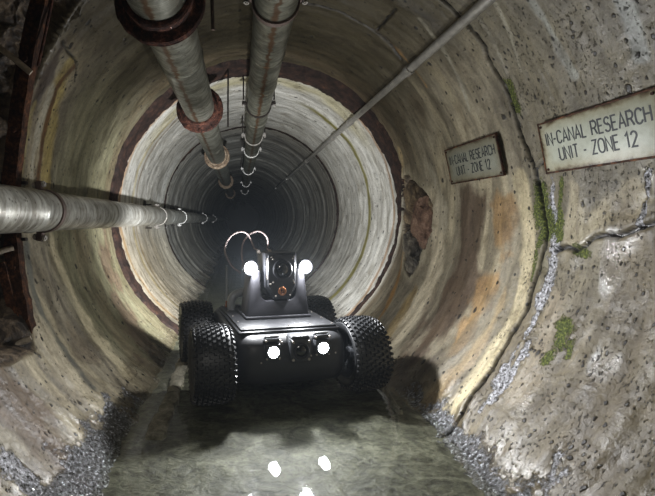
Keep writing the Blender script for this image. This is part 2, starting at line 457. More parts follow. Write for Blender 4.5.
STAINS_AND_SHEEN = [  # pixels of the line, half width, colour, strength, raggedness
    ([(70, 62), (58, 95), (49, 130), (45, 165), (44, 190)], 0.055, (168, 152, 92), 0.85, 0.5),
    ([(74, 66), (56, 90), (46, 125), (40, 160), (38, 190)], 0.022, (96, 62, 24), 0.95, 0.4),
    ([(52, 90), (40, 125), (33, 160), (31, 190)], 0.03, (186, 184, 172), 0.8, 0.5),
    ([(64, 45), (48, 78), (36, 104)], 0.05, (62, 50, 46), 0.85, 0.6),
    ([(36, 105), (27, 140), (22, 180)], 0.025, (150, 138, 88), 0.7, 0.6),
    ([(28, 245), (34, 290), (48, 325), (66, 352), (92, 388)], 0.03, (96, 100, 98), 0.85, 0.6),
    ([(42, 250), (60, 300), (82, 335), (104, 362), (128, 392)], 0.018, (110, 104, 92), 0.8, 0.6),
    ([(50, 240), (74, 300), (104, 346), (134, 384)], 0.05, (206, 198, 170), 0.7, 0.6),
    ([(40, 330), (70, 376), (100, 412), (112, 425)], 0.09, (198, 190, 168), 0.75, 0.8),
    ([(80, 240), (92, 280), (120, 330), (150, 368)], 0.10, (150, 140, 116), 0.6, 0.8),
    ([(104, 250), (114, 290), (140, 335), (162, 362)], 0.14, (112, 96, 82), 0.8, 0.8),
    ([(-20, 380), (20, 420), (60, 470), (80, 500)], 0.17, (98, 80, 60), 0.85, 0.9),
    ([(60, 370), (90, 412), (100, 440)], 0.04, (150, 142, 126), 0.5, 0.9),
    # right side
    ([(433, 196), (440, 230), (438, 262), (424, 296), (408, 320), (388, 344)], 0.10, (208, 200, 180), 0.9, 0.5),
    ([(425, 160), (437, 190), (445, 225)], 0.06, (180, 176, 162), 0.6, 0.6),
    ([(470, 215), (466, 270), (446, 320), (414, 362), (400, 376)], 0.17, (92, 76, 62), 0.88, 0.7),
    ([(505, 215), (500, 270), (485, 305), (462, 335)], 0.09, (162, 132, 90), 0.8, 0.9),
    ([(492, 300), (470, 335), (440, 368)], 0.06, (104, 100, 90), 0.6, 0.9),
    ([(518, 175), (526, 215), (524, 270), (512, 318), (490, 352), (455, 398), (430, 412)], 0.05, (200, 190, 160), 0.85, 0.6),
    ([(505, 290), (488, 330), (458, 372), (425, 398)], 0.05, (178, 160, 130), 0.7, 0.9),
    ([(560, 300), (545, 345), (520, 390)], 0.06, (160, 150, 132), 0.6, 0.8),
    ([(575, 190), (580, 245), (600, 220), (640, 200)], 0.06, (172, 164, 142), 0.7, 0.7),
    ([(616, 236), (612, 262), (607, 290)], 0.035, (206, 208, 212), 0.95, 0.9),  # this and the next three paint wet sheen as near white
    ([(640, 232), (628, 250)], 0.02, (196, 198, 204), 0.8, 0.9),
    ([(602, 342), (594, 370)], 0.03, (200, 204, 212), 0.7, 0.9),
    ([(622, 356), (604, 376)], 0.026, (200, 204, 212), 0.7, 0.9),
    ([(640, 260), (640, 330), (600, 420), (560, 470)], 0.15, (108, 98, 78), 0.75, 0.9),
    ([(408, 222), (403, 262), (389, 300), (371, 330)], 0.028, (158, 120, 62), 0.9, 0.5),
    ([(416, 285), (400, 318), (381, 346)], 0.05, (146, 124, 74), 0.7, 0.7),
    ([(399, 150), (404, 176), (402, 200)], 0.03, (196, 178, 140), 0.8, 0.6),
    # pale runs on the upper right
    ([(420, 18), (440, 45), (462, 84), (470, 110)], 0.014, (160, 158, 146), 0.8, 0.6),
    ([(440, 40), (455, 70), (466, 100)], 0.008, (158, 156, 146), 0.7, 0.6),
    ([(474, 14), (490, 36), (506, 74)], 0.012, (162, 160, 150), 0.8, 0.6),
    ([(496, 4), (508, 30), (520, 72)], 0.012, (170, 168, 156), 0.8, 0.6),
    ([(528, -6), (546, 20), (562, 52), (574, 74)], 0.018, (158, 162, 160), 0.8, 0.6),
    ([(616, -12), (632, 20), (642, 56)], 0.022, (150, 156, 158), 0.75, 0.6),
    ([(377, 30), (398, 48), (410, 62), (428, 86)], 0.014, (150, 116, 72), 0.9, 0.7),
    ([(388, 36), (404, 62)], 0.03, (44, 38, 30), 0.7, 0.7),
    ([(545, 130), (538, 170), (546, 235), (540, 280)], 0.03, (120, 116, 96), 0.7, 0.6),
]
CRACKS = [
    ([(437, -4), (452, 10), (462, 22), (478, 38), (484, 46), (487, 58), (494, 70), (503, 84), (512, 108), (518, 130), (527, 150), (533, 165), (536, 182), (541, 200), (543, 214), (546, 230), (541, 258), (533, 288), (527, 309), (512, 335), (498, 360), (472, 396), (452, 418), (438, 431)], 0.0095),
    ([(665, 218), (640, 229), (620, 236), (606, 235), (595, 238), (588, 244), (578, 251), (566, 247), (556, 250)], 0.0090),
    ([(308, 2), (341, 10), (362, 22), (377, 30), (397, 8)], 0.007),
    ([(377, 30), (392, 44), (402, 58)], 0.008),
    ([(63, 42), (69, 52), (75, 58), (77, 66), (74, 80)], 0.006),
    ([(537, 183), (540, 190), (536, 170), (543, 160), (547, 172)], 0.005),
]
MOSS = [([(507, 84), (511, 96), (515, 108)], 0.017), ([(540, 188), (540, 210), (546, 232)], 0.03), ([(543, 222), (538, 244)], 0.014),
        ([(562, 180), (560, 205), (560, 238)], 0.012), ([(578, 250), (588, 254)], 0.012), ([(566, 326), (561, 345)], 0.022), ([(556, 352), (546, 362)], 0.014), ([(572, 344), (570, 356)], 0.012), ([(535, 250), (531, 280)], 0.007)]
GRIT = [([(551, 178), (553, 205), (555, 238), (554, 262), (546, 292), (529, 332), (516, 352), (497, 385)], 0.02),
        ([(528, 345), (505, 385), (480, 410)], 0.022),
        ([(650, 172), (651, 196), (642, 226)], 0.010),
        ([(0, 450), (34, 480), (40, 500)], 0.045), ([(44, 446), (70, 470), (90, 490)], 0.035), ([(558, 452), (548, 484), (530, 500)], 0.03)]
EDGE = [(104, -40), (85, 0), (62, 35), (44, 68), (34, 100), (25, 140), (19, 175), (18, 205), (22, 250), (28, 290), (34, 330), (38, 352), (14, 366), (-20, 372)]
CAVITY = [(404, 176), (410, 172), (418, 182), (428, 192), (435, 206), (433, 226), (428, 246), (420, 262), (410, 277), (405, 268), (406, 240), (403, 210)]
JOINTS = [4.85, 6.6, 8.2, 9.9, 11.6, 13.4, 15.2, 17.2, 19.2, 21.4, 23.6]

def build_lining(name, ys, nang, near):
    a1 = np.linspace(-PI / 2, 1.5 * PI, nang + 1)[:-1]
    A, Y = np.meshgrid(a1, ys)            # rows along the tunnel
    cx, cz = np.cos(A), AZ + np.sin(A)
    Ys = np.maximum(Y, 0.25)
    PX = VX + F * (cx - CAM.x) / Ys; PY = VY - F * (cz - CAM.z) / Ys
    warp = (fbm(A * 2.2, Y * 3.0, 3) - 0.5)
    st1 = fbm(A * 1.4, Y * 11, 11); st2 = fbm(A * 2.6, Y * 16 + (fbm(A * 3, Y * 5, 14) - .5) * 2.0, 12); blot = fbm(A * 5, Y * 6, 13)
    n1d = fbm(np.zeros_like(A) + 0.3 + A * 0.35, Y * 5.0, 21)
    n1e = fbm(A * 0.5, Y * 19.0, 22)
    rag = fbm(A * 14, Y * 14, 31, 5) - 0.5; rag2 = fbm(A * 4.5, Y * 8, 33, 4) - 0.5
    L = lambda *c: np.array(lin(*c))
    def mixc(c, t, m):
        m = np.clip(m, 0, 1)[..., None]
        return c * (1 - m) + t * m
    col = np.zeros(A.shape + (3,)) + L(150, 144, 128)
    col = mixc(col, L(178, 170, 148), sstep(0.45, 0.7, st1))
    col = mixc(col, L(98, 92, 80), sstep(0.55, 0.35, st2) * 0.6)
    col = mixc(col, L(112, 100, 82), sstep(0.55, 0.72, blot) * 0.6)
    up = np.sin(A)                          # 1 at the crown
    left = -np.cos(A)
    grit = np.zeros_like(A); moss = np.zeros_like(A); crack = np.zeros_like(A); rock = np.zeros_like(A); wet = np.zeros_like(A) + 0.2; pit = np.zeros_like(A) + 0.5
    disp = (n1d - 0.5) * 0.030 + (n1e - 0.5) * 0.006 + (blot - 0.5) * 0.010 + (fbm(A * 20, Y * 20, 41) - 0.5) * 0.006
    if near:
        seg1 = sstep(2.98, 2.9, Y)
        # crown: some grime, darkened further to paint in how little light reaches it
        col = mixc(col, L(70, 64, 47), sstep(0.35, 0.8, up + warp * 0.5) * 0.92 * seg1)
        col = mixc(col, L(122, 124, 96), sstep(0.1, 0.7, left) * sstep(0.85, 0.3, up) * sstep(1.85, 2.1, Y + warp * .2) * seg1 * 0.6)
        col = mixc(col, L(104, 92, 74), sstep(2.45, 2.9, Y + warp * 0.3) * seg1 * sstep(0.3, 0.6, st1) * 0.7)
        # right near wall
        rn = sstep(1.75, 1.55, Y) * sstep(0.2, 0.6, -left)
        col = mixc(col, L(126, 121, 105), rn * 0.9)
        col = mixc(col, L(98, 94, 84), rn * sstep(0.5, 0.66, fbm(A * 3, Y * 3, 51)) * 0.7)
        col = mixc(col, L(102, 92, 70), rn * sstep(-0.05, -0.5, up) * 0.7)
        pit = pit + rn * 0.75 + sstep(0.3, 0.6, left) * seg1 * 0.3
        for pix, w, c, s, rg in STAINS_AND_SHEEN:
            ln = wall_line(pix)
            d = dist_line(A, Y, ln) + rag * w * 1.6 * rg + rag2 * w * 2.2 * rg + (st2 - 0.5) * w * rg
            m = sstep(w, w * 0.35, d) * s
            col = mixc(col, L(*c), m)
            if c[2] >= c[0] and c[0] > 190: wet = np.maximum(wet, m * 1.1)
        for pix, w in MOSS:
            d = dist_line(A, Y, wall_line(pix)); moss = np.maximum(moss, sstep(w * 2.5, w * 0.4, d + rag * w * 2.0))
        for pix, w in GRIT:
            d = dist_line(A, Y, wall_line(pix)); grit = np.maximum(grit, sstep(w * 1.9, w * 0.2, d + rag * w * 3.4 + rag2 * w * 1.5))
        for pix, w in CRACKS:
            d = dist_line(A + (fbm(A * 40, Y * 40, 61) - 0.5) * 0.012, Y + (fbm(A * 40, Y * 40, 62) - 0.5) * 0.012, wall_line(pix))
            crack = np.maximum(crack, sstep(w * 1.15, w * 0.5, d)); disp += 0.018 * sstep(w * 1.4, 0, d)
            disp -= 0.003 * sstep(w * 7, w * 1.5, d)
        # seam: the nearer ring on the right is sunk a little under the farther one
        # broken zone on the left
        eln = [cyl_of(on_wall(x, y)) for x, y in EDGE]
        ins = in_poly(PX + rag * 10, PY + rag * 6, EDGE + [(-9e5, 372), (-9e5, -9e5), (400, -9e5), (130, -90)]) & (left > 0.15) & (Y < 1.95) & (Y > 0.25)
        rk = ins * sstep(0.0, 0.02 + 0.16 * sstep(-0.2, -0.45, up), dist_line(A, Y, eln))
        rock = np.maximum(rock, ins * sstep(0.0, 0.02, dist_line(A, Y, eln)))
        rr = fbm(A * 6, Y * 6, 71, 5) - 0.5
        disp = disp * (1 - rk) + rk * (0.11 + rr * 0.30 + np.abs(fbm(A * 15, Y * 12, 72) - 0.5) * 0.1)
        # cavity on the right
        ins = in_poly(PX + rag * 4, PY + rag * 9, CAVITY)
        dd = dist_line(A, Y, [cyl_of(on_wall(x, y)) for x, y in CAVITY + CAVITY[:1]])
        cv = ins * sstep(0.0, 0.04, dd)
        rock = np.maximum(rock, ins * sstep(0, 0.006, dd)); disp += cv * (0.10 + rr * 0.22)
        lip = (1 - ins) * sstep(0.07, 0.0, dd); disp -= lip * 0.012
        col = mixc(col, L(196, 190, 172), lip * 0.6)
        # second ring, inside the rusted joint
        seg2 = 1 - seg1
    else:
        seg2 = np.ones_like(A)
    z2 = seg2 * sstep(5.0, 4.6, Y)
    col = mixc(col, L(206, 206, 200), z2 * 0.8)
    col = mixc(col, L(150, 148, 140), z2 * sstep(0.5, 0.68, st2) * 0.6)
    col = mixc(col, L(150, 138, 96), z2 * sstep(0.2, 0.6, left) * sstep(0.045, 0.0, np.abs(Y - 3.45 + warp * 0.15)) * 0.8)
    col = mixc(col, L(96, 74, 40), z2 * sstep(0.2, 0.6, left) * sstep(0.03, 0.0, np.abs(Y - 3.55 + warp * 0.1)) * 0.8)
    col = mixc(col, L(122, 116, 50), z2 * sstep(0.3, 0.6, -left) * sstep(0.07, 0.02, np.abs(Y - 3.66 + warp * 0.12)) * 0.95)
    col = mixc(col, L(160, 150, 98), z2 * sstep(0.3, 0.8, up) * sstep(0.18, 0.03, np.abs(Y - 3.28 + warp * 0.5)) * 0.6)
    col = mixc(col, L(152, 112, 66), z2 * sstep(0.05, 0.0, np.abs(Y - 3.1 + warp * 0.2)) * 0.8)
    col = mixc(col, L(196, 172, 120), z2 * sstep(0.2, 0.7, left) * sstep(0.1, -0.4, up) * 0.35)
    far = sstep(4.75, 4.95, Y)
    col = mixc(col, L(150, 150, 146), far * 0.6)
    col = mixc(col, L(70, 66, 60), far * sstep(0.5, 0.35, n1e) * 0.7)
    if not near:
        ridge = np.zeros_like(A)
        for k, j in enumerate(JOINTS):
            w = 0.045 if k == 0 else 0.06
            disp += 0.028 * sstep(w, w * 0.4, np.abs(Y - j))
            disp -= 0.022 * (sstep(j - 0.55, j - 0.06, Y) * sstep(j + 0.0, j - 0.03, Y))
            col = mixc(col, L(92, 66, 46) if k == 0 else L(56, 50, 44), sstep(w * 1.3, w * 0.6, np.abs(Y - j + warp * 0.05)) * 0.9)
            jj = j + 0.8
            disp -= 0.02 * sstep(0.07, 0.02, np.abs(Y - jj))
            col = mixc(col, L(66, 60, 54), sstep(0.05, 0.02, np.abs(Y - jj - 0.08)) * 0.7)
    # wet banks by the water
    hgt = AZ + np.sin(A) - WATER
    tl = hgt + rag * 0.11
    bank = sstep(0.105, 0.025, tl) * sstep(1.95, 1.6, Y + rag * 0.5) if near else hgt * 0
    grit = np.maximum(grit, bank)
    wet = np.maximum(wet, sstep(0.16, 0.03, tl)); wet = np.maximum(wet, grit)
    col = mixc(col, L(84, 78, 66), sstep(0.10, 0.0, tl) * 0.75)
    disp -= grit * 0.012 * (fbm(A * 70, Y * 70, 91, 2) - 0.45)
    if near:
        col = col * np.array([1.02, 0.985, 0.91])
        # the channel is scoured a little wider on the right
        disp += 0.036 * sstep(0.42, 0.62, np.cos(A)) * sstep(0.72, 0.58, np.cos(A)) * (up < 0) * sstep(2.3, 1.7, Y)
    rad = 1 + disp
    V = np.stack([np.cos(A) * rad, Y, AZ + np.sin(A) * rad], -1).reshape(-1, 3)
    nr, nc = A.shape
    i = np.arange(nr - 1)[:, None] * nc; j = np.arange(nc)[None, :]; j2 = (j + 1) % nc
    Fc = np.stack([i + j, i + nc + j, i + nc + j2, i + j2], -1).reshape(-1, 4)
    # drop the part buried under the silt
    me = bpy.data.meshes.new(name)
    me.vertices.add(len(V)); me.vertices.foreach_set('co', V.astype(np.float32).ravel())
    me.loops.add(Fc.size); me.loops.foreach_set('vertex_index', Fc.astype(np.int32).ravel())
    me.polygons.add(len(Fc)); me.polygons.foreach_set('loop_start', np.arange(0, Fc.size, 4, dtype=np.int32))
    me.update(calc_edges=True)
    def att(nm, typ, arr, f='value'):
        a_ = me.attributes.new(nm, typ, 'POINT'); a_.data.foreach_set(f, np.ascontiguousarray(arr, dtype=np.float32).ravel())
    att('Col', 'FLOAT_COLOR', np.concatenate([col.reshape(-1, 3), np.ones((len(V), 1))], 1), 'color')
    att('cyl', 'FLOAT_VECTOR', np.stack([A, Y, Y * 0], -1).reshape(-1, 3), 'vector')
    for nm, ar in (('grit', grit), ('moss', moss), ('crack', crack), ('rock', rock), ('wet', wet), ('pit', pit), ('bank', bank)):
        att(nm, 'FLOAT', ar)
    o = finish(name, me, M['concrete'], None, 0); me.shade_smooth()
    o['kind'] = 'structure'
    return o

ys_near = np.concatenate([np.arange(-1.6, 0.6, 0.06), np.arange(0.6, 2.2, 0.006), np.arange(2.2, 3.001, 0.0085)])
ys_far = np.concatenate([np.arange(3.0, 5.2, 0.018), np.arange(5.2, 10, 0.035), np.arange(10, 26.2, 0.08)])
ys_far[0] = ys_near[-1]
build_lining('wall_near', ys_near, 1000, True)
build_lining('wall_far', ys_far, 420, False)

def cap(name, y):
    bm = BM()
    vs = [bm.verts.new((1.06 * math.cos(2 * PI * k / 64), y, AZ + 1.06 * math.sin(2 * PI * k / 64))) for k in range(64)]
    vb = [bm.verts.new((v.co.x, y + (0.1 if y > 0 else -0.1), v.co.z)) for v in vs]
    bm.faces.new(vs); bm.faces.new(list(reversed(vb)))
    for k in range(64):
        bm.faces.new((vs[k], vb[k], vb[(k + 1) % 64], vs[(k + 1) % 64]))
    o = obj(name, bm, M['steel_dark'], None, 30); o['kind'] = 'structure'
cap('wall_end', 26.0); cap('wall_back', -1.58)

# rusted joint bands
def band(name, y0, y1, thick, mat, rough, a_lo=-62, a_hi=242, var=0.0):
    n, ny = 420, 14
    bm = BM(); rows = []
    for i in range(n + 1):
        a = R(a_lo + (a_hi - a_lo) * i / n)
        up = math.sin(a)
        e0 = y0 + rough * (mnoise.fractal((a * 7, 1.3, y0), 0.9, 2.1, 4)) - var * max(0, up) * 0.1
        e1 = y1 + rough * (mnoise.fractal((a * 7, 8.3, y0), 0.9, 2.1, 4)) + var * max(0, up)
        if math.cos(a) > 0.3 and up < 0.25:          # worn thin low on the right
            e0 = e1 - max(0.035, (e1 - e0) * (1 + max(-0.7, (up - 0.25) * 1.8)))
        row = []
        for k in range(ny + 1):
            t = k / ny; y = e0 + (e1 - e0) * t
            prof = min(1, min(t, 1 - t) * 7)
            rr = 1.03 - (0.03 + thick) * prof + 0.008 * mnoise.fractal((a * 16, y * 16, 2.0), 0.8, 2.1, 4) * prof
            row.append(bm.verts.new((rr * math.cos(a), y, AZ + rr * math.sin(a))))
        rows.append(row)
    for A, B in zip(rows, rows[1:]):
        for k in range(ny):
            bm.faces.new((A[k], A[k + 1], B[k + 1], B[k]))
    o = obj(name, bm, mat, None, 50); o['kind'] = 'structure'
band('trim_1', 2.85, 3.03, 0.014, M['rust_band'], 0.034, var=0.16)
band('trim_2', 4.80, 4.90, 0.016, M['rust_band'], 0.02)

# silt bed
def floor_mesh():
    xs = np.linspace(-0.66, 0.66, 124); ysf = np.concatenate([np.arange(-1.6, 3.2, 0.014), np.arange(3.2, 26, 0.12)])
    X, Y = np.meshgrid(xs, ysf)
    z = GROUND - 0.012 + (fbm(X * 7, Y * 9, 5, 4) - 0.5) * 0.010 + (fbm(X * 22, Y * 34, 6, 3) - 0.5) * 0.004
    z += 0.004 * np.abs(X / 0.5) ** 3
    V = np.stack([X, Y, z], -1).reshape(-1, 3); nr, nc = X.shape
    i = np.arange(nr - 1)[:, None] * nc; j = np.arange(nc - 1)[None, :]
    Fc = np.stack([i + j, i + j + 1, i + nc + j + 1, i + nc + j], -1).reshape(-1, 4)
    me = bpy.data.meshes.new('floor'); me.from_pydata(V.tolist(), [], Fc.tolist())
    o = finish('floor', me, M['silt'], None, 0); me.shade_smooth(); o['kind'] = 'structure'
floor_mesh()
bm = BM()
bmesh.ops.create_grid(bm, x_segments=4, y_segments=60, size=0.5)
for v in bm.verts:
    v.co = Vector((v.co.x * 1.30, 12.2 + v.co.y * 27.6, WATER))
tag(obj('water', bm, M['water'], None, 30), 'shallow murky water lying over the grey silt along the tunnel bottom', 'water', kind='stuff')

# mortar ledges along the channel
def ledge(name, x0, x1, y0, y1, top, seed):
    bm = BM(); n = 150; rows = []
    for i in range(n + 1):
        y = y0 + (y1 - y0) * i / n
        w0 = x0 + 0.014 * mnoise.fractal((y * 11, seed, 0.3), 0.8, 2.1, 4); w1 = x1 + 0.014 * mnoise.fractal((y * 12, seed, 5.3), 0.8, 2.1, 4)
        t = top + 0.006 * mnoise.fractal((y * 15, seed, 9.3), 0.8, 2.1, 3)
        row = [bm.verts.new((x, y, z)) for x, z in ((w0, GROUND - 0.03), (w0 + 0.004, t - 0.006), (w0 + 0.014, t), ((w0 + w1) / 2, t + 0.003), (w1 - 0.014, t), (w1 - 0.004, t - 0.006), (w1, GROUND - 0.03))]
        rows.append(row)
    for A, B in zip(rows, rows[1:]):
        for k in range(6):
            bm.faces.new((A[k], A[k + 1], B[k + 1], B[k]))
    bm.faces.new(rows[0]); bm.faces.new(list(reversed(rows[-1])))
    o = obj(name, bm, M['ledge'], None, 50); o['kind'] = 'structure'
ledge('trim_3', -0.458, -0.388, 1.50, 3.6, WATER + 0.010, 1.0)
ledge('trim_4', 0.500, 0.530, 1.70, 3.6, WATER + 0.008, 4.0)

# ------------------------------------------------------------------ rubble in the wall cavity
def stone(px, py, Y_off, size, rot, mat, label, seed, sq=(1, 1, 1)):
    p = on_wall(px, py, 1.0); d = (Vector((p.x, 0, p.z - AZ))).normalized()
    p = p + d * Y_off
    bm = BM(); bmesh.ops.create_icosphere(bm, subdivisions=4, radius=1.0)
    for v in bm.verts:
        c = v.co.copy()
        q = Vector((math.copysign(abs(c.x) ** 0.7, c.x), math.copysign(abs(c.y) ** 0.7, c.y), math.copysign(abs(c.z) ** 0.7, c.z)))
        k = 1 + 0.28 * mnoise.fractal(c * 1.3 + Vector((seed, 0, 0)), 0.8, 2.1, 3) + 0.10 * mnoise.fractal(c * 4 + Vector((seed, 3, 0)), 0.7, 2.1, 4)
        v.co = Vector((q.x * sq[0], q.y * sq[1], q.z * sq[2])) * size * k
    bmesh.ops.rotate(bm, verts=bm.verts, matrix=Matrix.Rotation(rot, 3, 'Z') @ Matrix.Rotation(seed, 3, 'X'))
    o = obj('rubble_stone', bm, mat, None, 25); o.location = p
    tag(o, label, 'stone', 'rubble stones in the broken wall cavity')
stone(422, 222, 0.035, 0.100, 0.3, M['rock_red'], 'big reddish brown stone in the middle of the broken hole in the right wall', 0.3, (0.6, 1.0, 1.5))
stone(411, 196, 0.045, 0.088, 0.1, M['rock_brown'], 'dark brown stone at the top of the broken hole in the right wall', 1.1, (0.7, 1.0, 1.2))
stone(409, 246, 0.030, 0.100, -0.3, M['rock_grey'], 'grey stone below the reddish one in the lower left of the wall hole', 2.0, (0.6, 1.0, 1.2))
stone(430, 205, 0.06, 0.055, 0.6, M['rock_brown'], 'small dark stone in the upper right corner of the wall hole', 3.2, (0.8, 1.0, 1.2))
stone(410, 266, 0.030, 0.055, 0.2, M['rock_grey'], 'small grey stone at the bottom tip of the wall hole', 4.4, (0.8, 1.3, 0.8))

stone(408, 218, 0.05, 0.055, 0.9, M['rock_brown'], 'brown stone wedged at the left edge of the wall hole, beside the reddish one', 5.3, (0.7, 1.0, 1.3))
stone(424, 248, 0.06, 0.05, -0.5, M['rock_grey'], 'grey stone at the lower right edge of the wall hole, under the reddish one', 6.1, (0.8, 1.0, 1.3))

# ------------------------------------------------------------------ wall signs
def arc(cx, cy, rx, ry, a0, a1, n=9):
    return [(cx + rx * math.cos(R(a0 + (a1 - a0) * k / n)), cy + ry * math.sin(R(a0 + (a1 - a0) * k / n))) for k in range(n + 1)]
GLYPH = {   # condensed sans letters as strokes, cap height 1
    'I': (0.10, [[(0.05, 0), (0.05, 1)]]), 'N': (0.5, [[(0, 0), (0, 1), (0.5, 0), (0.5, 1)]]), '-': (0.28, [[(0, 0.42), (0.28, 0.42)]]),
    'C': (0.5, [arc(0.26, 0.70, 0.25, 0.30, 15, 180) + arc(0.26, 0.30, 0.25, 0.30, 180, 345)]),
    'A': (0.54, [[(0, 0), (0.27, 1), (0.54, 0)], [(0.09, 0.32), (0.45, 0.32)]]), 'L': (0.40, [[(0, 1), (0, 0), (0.40, 0)]]),
    'R': (0.5, [[(0, 0), (0, 1), (0.26, 1)] + arc(0.26, 0.74, 0.22, 0.26, 90, -90) + [(0, 0.48)], [(0.28, 0.48), (0.5, 0)]]),
    'E': (0.42, [[(0.42, 1), (0, 1), (0, 0), (0.42, 0)], [(0, 0.52), (0.37, 0.52)]]),
    'S': (0.48, [arc(0.24, 0.75, 0.22, 0.25, 20, 180) + arc(0.24, 0.75, 0.22, 0.23, 180, 270)[1:] + arc(0.24, 0.26, 0.24, 0.26, 90, -160)]),
    'H': (0.5, [[(0, 0), (0, 1)], [(0.5, 0), (0.5, 1)], [(0, 0.52), (0.5, 0.52)]]),
    'U': (0.5, [[(0, 1), (0, 0.27)] + arc(0.25, 0.27, 0.25, 0.27, 180, 360) + [(0.5, 1)]]), 'T': (0.48, [[(0, 1), (0.48, 1)], [(0.24, 1), (0.24, 0)]]),
    'Z': (0.46, [[(0.02, 1), (0.46, 1), (0, 0), (0.46, 0)]]),
    'O': (0.54, [arc(0.27, 0.68, 0.27, 0.32, 0, 180) + arc(0.27, 0.32, 0.27, 0.32, 180, 360) + [(0.54, 0.68)]]),
    '1': (0.30, [[(0.0, 0.78), (0.2, 1), (0.2, 0)]]), '2': (0.46, [arc(0.23, 0.75, 0.22, 0.25, 170, -25) + [(0, 0), (0.46, 0)]]), ' ': (0.24, [])}
def letters(txt, cap_h, width):
    x = 0; words = [[]]
    for ch in txt:
        w, st = GLYPH[ch]
        if ch == ' ': words.append([])
        words[-1] += [[(x + px, py) for px, py in q] for q in st]; x += w + 0.17
    x -= 0.17
    sx = width / x
    return [strokes_mesh(q, x, sx, cap_h) for q in words]
def strokes_mesh(strokes, x, sx, cap_h):
    bm = BM(); hw = 0.066 * cap_h
    for q in strokes:
        P = [Vector(((px - x / 2) * sx, (py - 0.5) * cap_h, 0)) for px, py in q]
        Ls, Rs = [], []
        for i, p in enumerate(P):
            d0 = (p - P[i - 1]).normalized() if i else None; d1 = (P[i + 1] - p).normalized() if i < len(P) - 1 else None
            a = d0 or d1; b = d1 or d0
            n = (Vector((-a.y, a.x, 0)) + Vector((-b.y, b.x, 0))); n = n.normalized() if n.length > 0.2 else Vector((-a.y, a.x, 0))
            k = hw / max(0.45, n.dot(Vector((-a.y, a.x, 0))))
            Ls.append(p + n * k); Rs.append(p - n * k)
        T = [[bm.verts.new(v + Vector((0, 0, z))) for v in side] for side in (Ls, Rs) for z in (0, -0.0008)]
        for i in range(len(P) - 1):
            bm.faces.new((T[0][i], T[2][i], T[2][i + 1], T[0][i + 1])); bm.faces.new((T[0][i], T[0][i + 1], T[1][i + 1], T[1][i])); bm.faces.new((T[2][i], T[3][i], T[3][i + 1], T[2][i + 1]))
    return bm

def sign(px, py, label, mat='sign', L=0.44, H=0.18):
    p = on_wall(px, py, 1.0)
    a, _ = cyl_of(p)
    n = Vector((-math.cos(a), 0, -math.sin(a)))
    xax = Vector((0, -1, 0)); yax = n.cross(xax).normalized()      # reads towards the camera
    t = thing('wall_sign', label, 'sign', group='station signs on the right wall')
    t.matrix_world = Matrix((( xax.x, yax.x, n.x, 0), (xax.y, yax.y, n.y, 0), (xax.z, yax.z, n.z, 0), (0, 0, 0, 1)))
    t.location = p + n * 0.020
    bm = BM(); add_box(bm, (0, 0, 0), (L, H, 0.007), 0.0015, 2)
    obj('plate', bm, M[mat], t, 30)
    bm = BM()
    for s in (-1, 1):
        add_box(bm, (0, s * (H / 2 - 0.002), 0.0005), (L + 0.004, 0.006, 0.010), 0.001, 1)
        add_box(bm, (s * (L / 2 - 0.002), 0, 0.0005), (0.006, H + 0.004, 0.010), 0.001, 1)
    obj('rim_strip', bm, M['rust_dark'], t, 30)
    for txt, yy, ww in (('IN-CANAL RESEARCH', 0.028, 0.385), ('UNIT - ZONE 12', -0.030, 0.285)):
        for b_ in letters(txt, 0.042, ww):
            o = obj('lettering', b_, M['ink'], t, 0); o.location = (0.0, yy, 0.0040)
    for sx in (-1, 1):
        for sy in (-1, 1):
            bm = BM(); add_cyl(bm, (sx * (L / 2 - 0.014), sy * (H / 2 - 0.014), 0.003), (sx * (L / 2 - 0.014), sy * (H / 2 - 0.014), 0.007), 0.005, 0.004, 12)
            add_cyl(bm, (sx * (L / 2 - 0.014), sy * (H / 2 - 0.014), -0.03), (sx * (L / 2 - 0.014), sy * (H / 2 - 0.014), 0.003), 0.003, 0.003, 8)
            obj('screw', bm, M['rust_dark'], t)
sign(600, 136, 'larger looking stained sign plate nearest the camera, at the right edge of the picture')
sign(476, 160.5, 'smaller looking dim sign plate farther into the tunnel, left of the mossy seam', 'sign_dirty')

# ------------------------------------------------------------------ pipes
def pipe_thing(name, label, mat, X, Z, rad, y0, y1, welds, group=None):
    """pipe parallel to the tunnel; X, Z measured from the camera"""
    ym = 2.0
    t = thing(name, label, 'pipe', (CAM.x + X, ym, CAM.z + Z), 0, group)
    prof = []; ysx = sorted(set([y0, y1] + list(np.arange(y0, y1, 0.25)) + [w + d for w in welds for d in (-0.012, -0.006, 0, 0.006, 0.012)]))
    for y in ysx:
        k = min([abs(y - w) for w in welds] or [9])
        prof.append((y - ym, rad * (1 + 0.05 * max(0, 1 - k / 0.012))))
    bm = BM(); add_lathe(bm, prof, 'Y', 56, closed=False)
    obj('pipe_body', bm, mat, t, 50)
    t['_ym'] = ym
    return t

